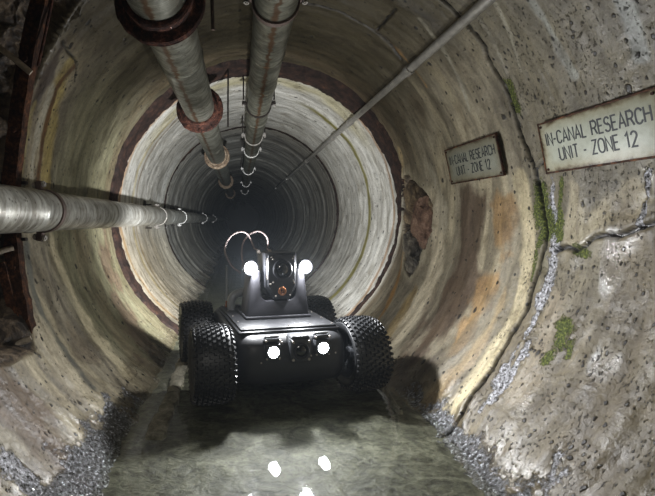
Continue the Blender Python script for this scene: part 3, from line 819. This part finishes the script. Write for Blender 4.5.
def flange(t, y, rf, rp, mat, nb=10):
    yl = y - 2.0
    bm = BM()
    add_lathe(bm, [(yl - 0.062, rp * 0.99), (yl - 0.062, rp * 1.12), (yl - 0.056, rp * 1.18), (yl - 0.022, rp * 1.20), (yl - 0.016, rp * 1.26), (yl - 0.013, rf - 0.004), (yl - 0.008, rf), (yl - 0.001, rf + 0.002), (yl + 0.001, rf - 0.004), (yl + 0.004, rf + 0.002), (yl + 0.012, rf), (yl + 0.016, rf - 0.004),
                   (yl + 0.018, rp * 1.18), (yl + 0.032, rp * 1.08), (yl + 0.032, rp * 0.99)], 'Y', 64)
    for v in bm.verts:
        v.co += Vector((1, 0.4, 1)) * 0.003 * mnoise.noise(v.co * 28)
    f = obj('flange', bm, mat, t, 40)
    rb = (rp * 1.24 + rf) / 2
    for k in range(nb):
        a = 2 * PI * (k + 0.5) / nb
        c = Vector((rb * math.cos(a), yl, rb * math.sin(a)))
        bm = BM(); add_cyl(bm, c + Vector((0, -0.018, 0)), c + Vector((0, 0.022, 0)), 0.0065, 0.0065, 6)
        obj('bolt', bm, mat, f)

def clamp(t, y, rp, mat, w=0.022, ear=(40, 140), th=0.008, rod=None, wall=None):
    """two half bands with bolted ears; rod = (angle, length) of a hanger"""
    yl = y - 2.0
    bm = BM(); add_lathe(bm, [(yl - w / 2, rp), (yl - w / 2, rp + th), (yl + w / 2, rp + th), (yl + w / 2, rp)], 'Y', 48)
    cdir = []
    for e in ear:
        a = R(e); d = Vector((math.cos(a), 0, math.sin(a))); cdir.append(d)
        q = Matrix.Rotation(-a, 4, 'Y')
        add_box(bm, d * (rp + th + 0.014) + Vector((0, yl, 0)), (0.034, w, 0.022), 0.002, 1, q)
    c = obj('clamp', bm, mat, t, 40)
    for d in cdir:
        tg = Vector((-d.z, 0, d.x))
        p = d * (rp + th + 0.018) + Vector((0, yl, 0))
        bm = BM(); add_cyl(bm, p - tg * 0.026, p + tg * 0.026, 0.006, 0.006, 10)
        add_cyl(bm, p - tg * 0.022, p - tg * 0.013, 0.012, 0.012, 6); add_cyl(bm, p + tg * 0.013, p + tg * 0.022, 0.012, 0.012, 6)
        obj('bolt', bm, M['clamp_pale'], c)
    if rod:
        for (xo, z0, z1) in rod:
            bm = BM(); add_cyl(bm, (xo, yl, z0), (xo, yl, z1), 0.006, 0.006, 10)
            obj('hanger_rod', bm, M['steel_dark'], c)
    if wall:
        for z, x1 in wall:
            bm = BM(); add_box(bm, ((x1 - 0.02) / 2 - rp / 2, yl, z), (abs(x1) - rp * 0.4, 0.022, 0.012), 0.002, 1)
            add_box(bm, (x1, yl, z), (0.014, 0.09, 0.075), 0.002, 1)
            obj('wall_bracket', bm, M['steel_dark'], c)
    return c

# big flanged pipe, upper left
a = R(20); d, rp = 0.80, 0.102
p1 = pipe_thing('flanged_pipe', 'thick grey ceiling pipe with rusty flanges, upper left of the robot', M['pipe_a'], -math.sin(a) * d, math.cos(a) * d, rp, -1.4, 25.0, [1.95, 4.2, 6.6])
for y, m_, rf in ((1.46, M['rust'], 0.155), (2.9, M['rust'], 0.158), (5.05, M['pale_flange'], 0.150), (8.3, M['pale_flange'], 0.145), (12.2, M['pale_flange'], 0.145)):
    flange(p1, y, rf, rp, m_)
# clamped pipe, top centre
a = R(9.3); d, rp = 0.85, 0.084
p2 = pipe_thing('clamped_pipe', 'grey ceiling pipe held by thin ring clamps, right of the flanged pipe', M['pipe_b'], math.sin(a) * d, math.cos(a) * d, rp, -1.4, 24.0, [2.12, 2.6, 3.5, 4.3, 5.6, 6.6])
for i, (y, m_) in enumerate(((1.64, M['clamp']), (3.12, M['steel_dark']), (4.3, M['clamp_pale']), (5.15, M['clamp_pale']), (7.1, M['clamp_pale']), (9.7, M['clamp_pale']), (12.5, M['clamp_pale']))):
    clamp(p2, y, rp, m_, 0.026, (8, 172), 0.009, rod=[(-rp - 0.028, 0.0, 0.205), (rp + 0.028, 0.0, 0.17)])
# side pipe on the left wall
X3, Z3, rp = -0.745, 0.034, 0.077
p3 = pipe_thing('side_pipe', 'bright grey pipe running along the left wall at camera height', M['pipe_c'], X3, Z3, rp, -1.4, 24.0, [1.5, 2.35, 2.9, 4.4, 6.4])
for y, m_ in ((1.62, M['clamp']), (3.9, M['clamp_pale']), (5.35, M['clamp_pale']), (8.7, M['clamp_pale']), (12.0, M['clamp_pale'])):
    clamp(p3, y, rp, m_, 0.024, (100, 262), 0.006, wall=[(rp + 0.03, -0.13), (-rp - 0.03, -0.13)])

# conduit on the upper right
a = R(41.6); d = 1.085
t = thing('conduit', 'thin grey conduit running along the upper right of the tunnel', 'pipe', (CAM.x + math.cos(a) * d, 2.0, CAM.z + math.sin(a) * d))
bm = BM(); add_lathe(bm, [(-3.4, 0.0195), (22.0, 0.0195)], 'Y', 24, closed=False); obj('conduit_tube', bm, M['conduit'], t)
for y in (2.05, 3.15, 3.75, 5.2, 7.4, 9.6):
    bm = BM(); yl = y - 2
    add_lathe(bm, [(yl - 0.03, 0.019), (yl - 0.03, 0.0245), (yl - 0.022, 0.026), (yl + 0.022, 0.026), (yl + 0.03, 0.0245), (yl + 0.03, 0.019)], 'Y', 24)
    dd = Vector((math.cos(a), 0, math.sin(a)))
    add_cyl(bm, Vector((0, yl, 0)) + dd * 0.015, Vector((0, yl, 0)) + dd * 0.08, 0.008, 0.008, 10)
    obj('coupling', bm, M['conduit'], t)

# loose hanger rods
def rod(name, label, pts, r, mat, group=None, cat='rod'):
    bm = BM(); add_tube(bm, catmull(pts, 4), r, 10)
    bmesh.ops.recalc_face_normals(bm, faces=bm.faces)
    return tag(obj(name, bm, mat), label, cat, group)
p = at(213, 30, 1.75)
rod('hanger_rod', 'short rusty rod hanging free between the two ceiling pipes near the top edge', [p, p + Vector((-0.004, 0, 0.15)), p + Vector((0.0, 0, 0.27))], 0.0075, M['clamp'])
p = at(228, 127, 2.95)
rod('hanger_rod', 'long thin black rod hanging from the roof at the rusted joint', [p, p + Vector((0, 0, 0.2)), p + Vector((0.002, 0, 0.43))], 0.006, M['steel_dark'])

# ------------------------------------------------------------------ rusted rib on the left
rib_px = [(x_ - 5, y_, d_) for x_, y_, d_ in [(50, -24, 1.36), (45, -5, 1.40), (38, 25, 1.44), (31, 60, 1.48), (25, 92, 1.51), (20, 130, 1.54), (15, 175, 1.57), (14, 215, 1.58), (17, 255, 1.58), (23, 295, 1.57), (33, 347, 1.545)]]
t = thing('steel_rib', 'rusted curved steel rib standing against the broken lining at far left', 'steel rib')
pts = catmull([at(*q) for q in rib_px], 6)
def sweep(bm, pts, w, y0, y1):
    rows = []
    for i, p in enumerate(pts):
        dd = pts[min(i + 1, len(pts) - 1)] - pts[max(i - 1, 0)]; dd.y = 0; dd.normalize()
        s = Vector((-dd.z, 0, dd.x)); e = 0.004 * mnoise.fractal(p * 20, 0.8, 2, 3)
        rows.append([bm.verts.new(p + s * (w[0] + e) + Vector((0, y0, 0))), bm.verts.new(p + s * (w[1] + e) + Vector((0, y0, 0))),
                     bm.verts.new(p + s * (w[1] + e) + Vector((0, y1, 0))), bm.verts.new(p + s * (w[0] + e) + Vector((0, y1, 0)))])
    for A, B in zip(rows, rows[1:]):
        for k in range(4):
            bm.faces.new((A[k], A[(k + 1) % 4], B[(k + 1) % 4], B[k]))
    bm.faces.new(rows[0]); bm.faces.new(list(reversed(rows[-1])))
bm = BM(); sweep(bm, pts, (-0.026, 0.026), -0.006, 0.006); obj('face_plate', bm, M['rust_dark'], t, 30)
bm = BM(); sweep(bm, pts, (0.019, 0.026), 0.0, 0.035); obj('side_flange', bm, M['rust_dark'], t, 30)
bm = BM()
q0, q1 = at(2, 262, 1.56), at(26, 343, 1.56)
sweep(bm, catmull([q0, (q0 + q1) / 2 + Vector((-0.008, 0, 0)), q1], 6), (-0.016, 0.016), -0.012, 0.004); obj('brace', bm, M['rust_dark'], t, 30)
for (x, y, Y) in ((26, 60, 1.48), (15, 130, 1.54), (14, 268, 1.578), (24, 330, 1.55)):
    c = at(x, y, Y); bm = BM(); add_cyl(bm, c + Vector((0, -0.016, 0)), c, 0.012, 0.012, 6); obj('bolt', bm, M['rust_dark'], t)
rod('anchor_rod', 'pale crusted rod slanting down to the rib near the upper left corner', [at(-12, 40, 1.40), at(8, 54, 1.42), at(31, 73, 1.45)], 0.0105, M['rod_pale'], 'anchor rods beside the rusted rib')
rod('anchor_rod', 'pale crusted rod crossing the bottom end of the rusted rib', [at(-14, 362, 1.44), at(6, 350, 1.48), at(31, 338, 1.515)], 0.0115, M['rod_pale'], 'anchor rods beside the rusted rib')
rod('anchor_rod', 'short pale rod stub beside the rib just below the left pipe', [at(-12, 256, 1.5), at(2, 251, 1.525), at(13, 248, 1.55)], 0.010, M['rod_pale'], 'anchor rods beside the rusted rib')
rod('tie_rod', 'thin rusty rod beside the rib in the dark upper left corner', [at(55, -14, 1.40), at(46, 30, 1.45), at(38, 66, 1.47)], 0.005, M['rust'])

# ------------------------------------------------------------------ the robot
TH = R(12.5)
robot = thing('inspection_robot', 'black four wheeled inspection robot with lit lamps standing in the shallow water', 'robot', (0.024, 2.122, WATER - 0.002), TH)

# hull
prof = [(-0.345, 0.085), (-0.366, 0.115), (-0.376, 0.16), (-0.376, 0.21), (-0.368, 0.245), (-0.350, 0.268), (-0.322, 0.281), (-0.28, 0.288), (0.0, 0.290), (0.28, 0.288), (0.325, 0.275), (0.35, 0.24), (0.352, 0.16), (0.33, 0.10), (0.29, 0.078), (0.0, 0.072), (-0.31, 0.074)]
bm = BM(); rows = []
hx = 0.246
for i in range(33):
    x = -hx + 2 * hx * i / 32
    e = max(0, (abs(x) - 0.155) / (hx - 0.155)); k = 1 - (1 - math.sqrt(max(0, 1 - e * e))) * 0.0 
    ins = 0.075 * (1 - math.sqrt(max(0, 1 - min(1, e) ** 2.2)))
    rows.append([bm.verts.new((x, y - math.copysign(min(ins, abs(y)), y), z + (ins * 0.55 * (1 if z < 0.18 else -1)) * 0.6)) for y, z in prof])
for A, B in zip(rows, rows[1:]):
    for k in range(len(prof)):
        bm.faces.new((A[k], A[(k + 1) % len(prof)], B[(k + 1) % len(prof)], B[k]))
bm.faces.new(rows[0]); bm.faces.new(list(reversed(rows[-1])))
hull = obj('hull', bm, M['hull'], robot, 50)
bm = BM(); add_box(bm, (0, -0.045, 0.288), (0.456, 0.53, 0.014), 0.006, 2); obj('gasket', bm, M['black'], hull)
for s in (-1, 1):                                   # belly skid / lower bumper
    bm = BM(); add_box(bm, (s * 0.12, -0.0, 0.068), (0.06, 0.5, 0.02), 0.006, 2); obj('skid', bm, M['black'], hull)

bm = BM(); add_box(bm, (0, -0.045, 0.299), (0.432, 0.506, 0.012), 0.005, 2)
lid = obj('deck_lid', bm, M['lid'], robot)
def screw(parent, c, n=(0, 0, 1), r=0.0045, h=0.003, mat='screw'):
    c = Vector(c); n = Vector(n)
    bm = BM(); add_cyl(bm, c - n * 0.004, c + n * h, r, r * 0.8, 10); obj('screw', bm, M[mat], parent)
for x in (-0.2, -0.1, 0.0, 0.1, 0.2):
    screw(lid, (x, -0.283, 0.305)); screw(lid, (x, 0.193, 0.305))
for y in (-0.17, -0.05, 0.07):
    screw(lid, (-0.2, y, 0.305)); screw(lid, (0.2, y, 0.305))
bm = BM(); add_lathe(bm, [(0.304, 0.022), (0.312, 0.022), (0.315, 0.018), (0.315, 0.0)], 'Z', 24, (-0.135, 0.165, 0), closed=False); obj('deck_plug', bm, M['black'], robot)

# wheels
def tyre_mesh():
    bm = BM()
    add_lathe(bm, [(-0.060, 0.100), (-0.074, 0.106), (-0.083, 0.122), (-0.084, 0.138), (-0.076, 0.150), (-0.058, 0.156), (-0.03, 0.1585), (0, 0.159), (0.03, 0.1585), (0.058, 0.156), (0.076, 0.150), (0.084, 0.138), (0.083, 0.122), (0.074, 0.106), (0.060, 0.100)], 'X', 72)
    nrow, n = 9, 40
    for i in range(nrow):
        x = -0.0765 + 0.153 * i / (nrow - 1); ax = abs(x)
        r0 = 0.159 - 0.0005 - (max(0, ax - 0.03) / 0.0465) ** 2 * 0.0095
        tilt = -math.copysign((max(0, ax - 0.03) / 0.0465) * 0.55, x)
        for k in range(n):
            a = 2 * PI * (k + 0.5 * (i % 2)) / n
            rm = Matrix.Rotation(a, 4, 'X') @ Matrix.Translation((x, 0, r0 - 0.002)) @ Matrix.Rotation(-tilt, 4, 'Y')
            b, tp, h = 0.0072, 0.0050, 0.0115
            vs = [bm.verts.new(rm @ Vector((u * s, w * s, z))) for s, z in ((b, 0), (tp, h)) for u, w in ((-1, -1), (1, -1), (1, 1), (-1, 1))]
            bm.faces.new(vs[4:8])
            for q in range(4):
                bm.faces.new((vs[q], vs[(q + 1) % 4], vs[4 + (q + 1) % 4], vs[4 + q]))
    bmesh.ops.recalc_face_normals(bm, faces=bm.faces)
    me = bpy.data.meshes.new('wheel'); bm.to_mesh(me); bm.free()
    return me
def rim_mesh():
    bm = BM()
    add_lathe(bm, [(-0.062, 0.094), (-0.070, 0.100), (-0.073, 0.104), (-0.066, 0.106), (-0.055, 0.102), (0.055, 0.102), (0.066, 0.106), (0.073, 0.104), (0.070, 0.100), (0.062, 0.094), (0.04, 0.086), (0.02, 0.084), (-0.02, 0.084), (-0.04, 0.086)], 'X', 56)
    for s in (-1, 1):
        add_lathe(bm, [(s * 0.018, 0.088), (s * 0.030, 0.078), (s * 0.034, 0.055), (s * 0.042, 0.032), (s * 0.054, 0.030), (s * 0.056, 0.012), (s * 0.056, 0.0)], 'X', 40, closed=False)
        for k in range(6):
            a = 2 * PI * k / 6
            add_box(bm, Vector((s * 0.036, 0, 0)) + Matrix.Rotation(a, 3, 'X') @ Vector((0, 0, 0.060)), (0.012, 0.014, 0.052), 0.002, 1, Matrix.Rotation(a, 4, 'X'))
            c = Matrix.Rotation(a + 0.5, 3, 'X') @ Vector((0, 0, 0.022))
            add_cyl(bm, Vector((s * 0.05, 0, 0)) + c, Vector((s * 0.061, 0, 0)) + c, 0.0045, 0.0045, 6)
    bmesh.ops.recalc_face_normals(bm, faces=bm.faces)
    me = bpy.data.meshes.new('rim'); bm.to_mesh(me); bm.free()
    return me
tm = tyre_mesh(); rmh = rim_mesh()
w0 = finish('wheel', tm, M['tyre'], robot, 30)
r0 = finish('rim', rmh, M['rim'], w0, 35)
for i, (sx, sy, rx) in enumerate(((-1, -1, 0.1), (1, -1, 0.4), (-1, 1, 0.9), (1, 1, 1.3))):
    w = w0 if i == 0 else w0.copy()
    if i:
        C.objects.link(w); r_ = r0.copy(); C.objects.link(r_); r_.parent = w
    w.location = (sx * 0.338, sy * 0.2675, 0.1625); w.scale = (0.97, 0.97, 0.97); w.rotation_euler = (rx, 0, 0)
for sy in (-1, 1):
    bm = BM(); add_cyl(bm, (-0.31, sy * 0.2675, 0.167), (0.31, sy * 0.2675, 0.167), 0.022, 0.022, 20)
    for sx in (-1, 1):
        add_cyl(bm, (sx * 0.235, sy * 0.2675, 0.167), (sx * 0.262, sy * 0.2675, 0.167), 0.05, 0.042, 24)
    obj('axle', bm, M['black'], robot)

# front camera
bm = BM(); add_box(bm, (0.0145, -0.372, 0.230), (0.088, 0.05, 0.092), 0.008, 2)
add_prism(bm, [(-0.028, 0.276), (0.057, 0.276), (0.05, 0.288), (-0.02, 0.288)], -0.388, -0.33, 0.002, 1)
fc = obj('front_camera', bm, M['camera_grey'], robot)
bm = BM(); add_lathe(bm, [(-0.395, 0.034), (-0.404, 0.034), (-0.407, 0.031), (-0.407, 0.027), (-0.402, 0.024), (-0.395, 0.024)], 'Y', 36, (0.0145, 0, 0.230)); obj('lens_ring', bm, M['bracket'], fc)
bm = BM(); add_lathe(bm, [(-0.392, 0.0255), (-0.400, 0.0235), (-0.404, 0.016), (-0.4055, 0.008), (-0.406, 0.0)], 'Y', 32, (0.0145, 0, 0.230), closed=False); obj('lens', bm, M['glass'], fc)
for sx in (-1, 1):
    for sz in (-1, 1):
        screw(fc, (0.0145 + sx * 0.034, -0.398, 0.230 + sz * 0.036), (0, -1, 0), 0.0065, 0.003)
# headlamps
def headlamp(x, z):
    bm = BM(); add_box(bm, (x, -0.376, z - 0.002), (0.062, 0.036, 0.064), 0.006, 2)
    add_box(bm, (x, -0.372, z + 0.040), (0.066, 0.044, 0.014), 0.004, 2, Matrix.Rotation(R(-18), 4, 'X'))
    h = obj('headlamp', bm, M['camera_grey'], robot)
    bm = BM(); add_box(bm, (x, -0.366, z + 0.052), (0.058, 0.03, 0.008), 0.002, 1, Matrix.Rotation(R(-25), 4, 'X')); obj('hinge', bm, M['grey_metal'], h)
    bm = BM(); add_lathe(bm, [(-0.39, 0.026), (-0.400, 0.026), (-0.402, 0.023), (-0.398, 0.021), (-0.39, 0.021)], 'Y', 32, (x, 0, z)); obj('bezel', bm, M['grey_metal'], h)
    bm = BM(); add_lathe(bm, [(-0.392, 0.0215), (-0.398, 0.019), (-0.401, 0.010), (-0.402, 0.0)], 'Y', 32, (x, 0, z), closed=False); obj('lamp_lens', bm, M['led'], h)
    for sx in (-1, 1):
        screw(h, (x + sx * 0.027, -0.394, z - 0.028), (0, -1, 0), 0.004, 0.003); screw(h, (x + sx * 0.03, -0.394, z + 0.044), (0, -1, 0), 0.005, 0.004)
headlamp(-0.103, 0.232); headlamp(0.110, 0.236)
for (x, z) in ((-0.148, 0.185), (0.066, 0.2), (-0.06, 0.262), (0.175, 0.205)):
    screw(hull, (x, -0.374, z), (0, -1, 0), 0.0045, 0.003)

# turret bracket
U = [(-0.152, 0.303), (-0.150, 0.325), (-0.128, 0.50), (-0.122, 0.525), (-0.112, 0.535), (-0.096, 0.535), (-0.088, 0.525), (-0.084, 0.425), (-0.078, 0.402), (-0.062, 0.388)]
U = U + [(-x, z) for x, z in reversed(U)]
bm = BM(); add_prism(bm, U, -0.140, 0.0, 0.006, 2)
add_box(bm, (0, -0.045, 0.311), (0.316, 0.21, 0.016), 0.006, 2)
br = obj('turret_bracket', bm, M['bracket'], robot, 35)
for x in (-0.135, 0.135):
    screw(br, (x, 0.035, 0.319))
# camera head
H = [(-0.072, 0.612), (0.072, 0.612), (0.076, 0.606), (0.076, 0.452), (0.045, 0.395), (-0.035, 0.395), (-0.076, 0.452), (-0.076, 0.606)]
bm = BM(); add_prism(bm, [(x + 0.008, z) for x, z in H], -0.150, -0.01, 0.004, 2)
add_cyl(bm, (-0.10, -0.07, 0.49), (0.10, -0.07, 0.49), 0.025, 0.025, 20)
hd = obj('camera_head', bm, M['black'], robot, 35)
bm = BM(); add_prism(bm, [(x * 0.86 + 0.010, (z - 0.5) * 0.9 + 0.502) for x, z in H], -0.158, -0.149, 0.002, 1); obj('front_plate', bm, M['lid'], hd, 35)
bm = BM(); add_lathe(bm, [(-0.157, 0.046), (-0.168, 0.046), (-0.171, 0.043), (-0.171, 0.037), (-0.165, 0.032), (-0.157, 0.032)], 'Y', 44, (0.012, 0, 0.534)); obj('lens_ring', bm, M['black'], hd)
bm = BM(); add_lathe(bm, [(-0.156, 0.034), (-0.162, 0.032), (-0.167, 0.022), (-0.170, 0.010), (-0.1705, 0.0)], 'Y', 36, (0.012, 0, 0.534), closed=False); obj('lens', bm, M['glass'], hd)
bm = BM(); add_lathe(bm, [(-0.156, 0.020), (-0.161, 0.020), (-0.163, 0.018), (-0.163, 0.0)], 'Y', 30, (0.012, 0, 0.434), closed=False)
bd = obj('badge', bm, M['brass'], hd)
bm = BM()                                             # small dark emblem on the badge
for (x, z, w, h) in ((-0.005, 0.004, 0.006, 0.012), (0.004, 0.005, 0.010, 0.004), (0.006, -0.004, 0.005, 0.010), (-0.003, -0.007, 0.009, 0.004)):
    add_box(bm, (0.012 + x, -0.1632, 0.434 + z), (w, 0.0012, h))
obj('emblem', bm, M['black'], hd)
for (x, z) in ((-0.044, 0.592), (-0.036, 0.582), (0.064, 0.594), (0.058, 0.584), (-0.048, 0.468), (-0.036, 0.476), (0.066, 0.470), (0.060, 0.480), (-0.022, 0.412), (0.046, 0.414)):
    screw(hd, (x + 0.004, -0.1585, z), (0, -1, 0), 0.0045, 0.004)
bm = BM(); add_tube(bm, [(-0.058, -0.160, 0.586), (-0.062, -0.166, 0.56), (-0.062, -0.166, 0.52), (-0.058, -0.160, 0.49)], 0.003, 8); obj('grab_wire', bm, M['screw'], hd)

# turret lamps on the bracket arms
for s, x in ((-1, -0.130), (1, 0.137)):
    bm = BM(); add_lathe(bm, [(-0.055, 0.0), (-0.055, 0.022), (-0.075, 0.033), (-0.128, 0.036), (-0.132, 0.034), (-0.132, 0.029), (-0.120, 0.026), (-0.112, 0.0)], 'Y', 36, (x, 0, 0.540), closed=False)
    add_box(bm, (x - s * 0.02, -0.07, 0.512), (0.03, 0.05, 0.03), 0.004, 2)
    l = obj('turret_lamp', bm, M['black'], robot, 40)
    bm = BM(); add_lathe(bm, [(-0.122, 0.028), (-0.130, 0.027), (-0.136, 0.018), (-0.138, 0.0)], 'Y', 32, (x, 0, 0.540), closed=False); obj('lamp_lens', bm, M['led'], l)

def loc(px, py, y=-0.05, Y=2.08):
    return Vector(((px - 281) * Y / F, y, 0.762 - (py - VY) * Y / F))
for pix in ([(248, 272), (240, 265), (234, 252), (233.5, 243), (238, 234), (246, 231), (254, 234), (260, 241), (264.5, 250)], [(250, 263), (250.5, 252), (253, 241), (259, 233), (265, 231), (271, 236), (274.5, 243), (276, 250)]):
    pts = catmull([loc(x, y, -0.06 + 0.05 * math.sin(i)) for i, (x, y) in enumerate(pix)], 6)
    pts[-1].y = -0.08
    bm = BM(); add_tube(bm, pts, 0.0042, 8); cb = obj('cable', bm, M['cable'], robot)
    e = pts[-1]
    bm = BM(); add_cyl(bm, (e.x, e.y, e.z + 0.004), (e.x, e.y, 0.611), 0.007, 0.007, 8); add_cyl(bm, (e.x, e.y, e.z - 0.012), (e.x, e.y, e.z - 0.002), 0.009, 0.009, 8); obj('connector', bm, M['screw'], cb)

# antenna
bm = BM(); add_cyl(bm, (-0.188, 0.165, 0.335), (-0.188, 0.165, 0.525), 0.0048, 0.0040, 10); an = obj('antenna', bm, M['grey_metal'], robot)
bm = BM(); add_cyl(bm, (-0.188, 0.165, 0.303), (-0.188, 0.165, 0.318), 0.009, 0.009, 6); add_cyl(bm, (-0.188, 0.165, 0.318), (-0.188, 0.165, 0.338), 0.006, 0.006, 12); obj('antenna_base', bm, M['brass'], an)
# elbow pipe behind the turret
bm = BM(); add_tube(bm, catmull([(-0.176, 0.10, 0.300), (-0.176, 0.10, 0.345), (-0.164, 0.10, 0.374), (-0.130, 0.11, 0.386), (-0.06, 0.12, 0.386), (0.12, 0.12, 0.384)], 6), 0.021, 16)
el = obj('elbow_pipe', bm, M['grey_metal'], robot)
bm = BM(); add_box(bm, (0.10, 0.12, 0.345), (0.07, 0.07, 0.09), 0.008, 2); obj('pump_block', bm, M['black'], el)
# unseen rear lamp, added to light the walls beyond the robot
bm = BM(); add_box(bm, (0.0, 0.19, 0.345), (0.05, 0.04, 0.085), 0.005, 2); add_lathe(bm, [(0.19, 0.0), (0.19, 0.03), (0.225, 0.042), (0.228, 0.038), (0.218, 0.034), (0.214, 0.0)], 'Y', 32, (0, 0, 0.40), closed=False)
rl = obj('added_rear_lamp', bm, M['black'], robot)
bm = BM(); add_lathe(bm, [(0.216, 0.035), (0.224, 0.034), (0.229, 0.02), (0.231, 0.0)], 'Y', 32, (0, 0, 0.40), closed=False); obj('lamp_lens', bm, M['rear_fill_led'], rl)  # glowing lens of the added rear lamp

# ------------------------------------------------------------------ light
def lamp(name, typ, loc_, power, parent=None, col=(1, 1, 1), rad=0.03, rot=None, **kw):
    l = bpy.data.lights.new(name, typ); l.energy = power; l.color = col
    if typ in ('POINT', 'SPOT'): l.shadow_soft_size = rad
    for k, v in kw.items(): setattr(l, k, v)
    o = bpy.data.objects.new(name, l); C.objects.link(o); o.location = loc_
    if rot: o.rotation_euler = rot
    if parent: o.parent = parent
    return o
for x in (-0.130, 0.137):
    lamp('turret_light', 'POINT', (x, -0.152, 0.540), 9, robot, (0.97, 0.98, 1.0), 0.012)
    lamp('turret_beam', 'SPOT', (x, -0.160, 0.540), 20, robot, (0.97, 0.98, 1.0), 0.024, (R(72), 0, R(180)), spot_size=R(165), spot_blend=0.8)
for x, z in ((-0.103, 0.232), (0.110, 0.236)):
    lamp('headlamp_light', 'SPOT', (x, -0.425, z), 1.2, robot, (0.95, 0.98, 1.0), 0.018, (R(78), 0, R(180)), spot_size=R(150), spot_blend=1.0)
lamp('rear_fill', 'SPOT', (0, 0.26, 0.42), 120, robot, (0.97, 0.98, 1.0), 0.04, (R(94), 0, 0), spot_size=R(168), spot_blend=0.7)  # added fill, brightens the walls behind the robot
lamp('far_fill', 'SPOT', (0, 0.26, 0.42), 400, robot, (0.85, 0.93, 1.0), 0.04, (R(95), 0, R(-8)), spot_size=R(50), spot_blend=1.0)  # extra spot added at the same point to brighten the far rings
lamp('camera_fill', 'SPOT', (0.1, -0.6, 1.6), 26, None, (1.0, 0.96, 0.88), 0.12, (R(55), 0, R(3)), spot_size=R(80), spot_blend=0.9)  # unseen fill behind the camera, added to lift the floor and near walls

w = bpy.data.worlds.new('world'); bpy.context.scene.world = w; w.use_nodes = True
w.node_tree.nodes['Background'].inputs[0].default_value = (0.02, 0.022, 0.025, 1)
w.node_tree.nodes['Background'].inputs[1].default_value = 0.3

# thin mist in the tunnel air
vs = w.node_tree.nodes.new('ShaderNodeVolumeScatter'); vs.inputs['Color'].default_value = (0.80, 0.9, 1.0, 1)
vs.inputs['Density'].default_value = 0.0045; vs.inputs['Anisotropy'].default_value = 0.3
w.node_tree.links.new(vs.outputs[0], w.node_tree.nodes['World Output'].inputs['Volume'])

# ------------------------------------------------------------------ camera
cam = bpy.data.cameras.new('camera'); co = bpy.data.objects.new('camera', cam); C.objects.link(co)
co.location = CAM; co.rotation_euler = (R(90), 0, 0)
cam.sensor_width = 36; cam.lens = F / 655 * 36
cam.shift_x = (327.5 - VX) / 655; cam.shift_y = -(248 - VY) / 655
cam.clip_start = 0.02
S = bpy.context.scene
S.camera = co
S.view_settings.view_transform = 'Standard'; S.view_settings.look = 'None'
S.view_settings.exposure = 0.12; S.view_settings.gamma = 1.0; S.view_settings.use_curve_mapping = False
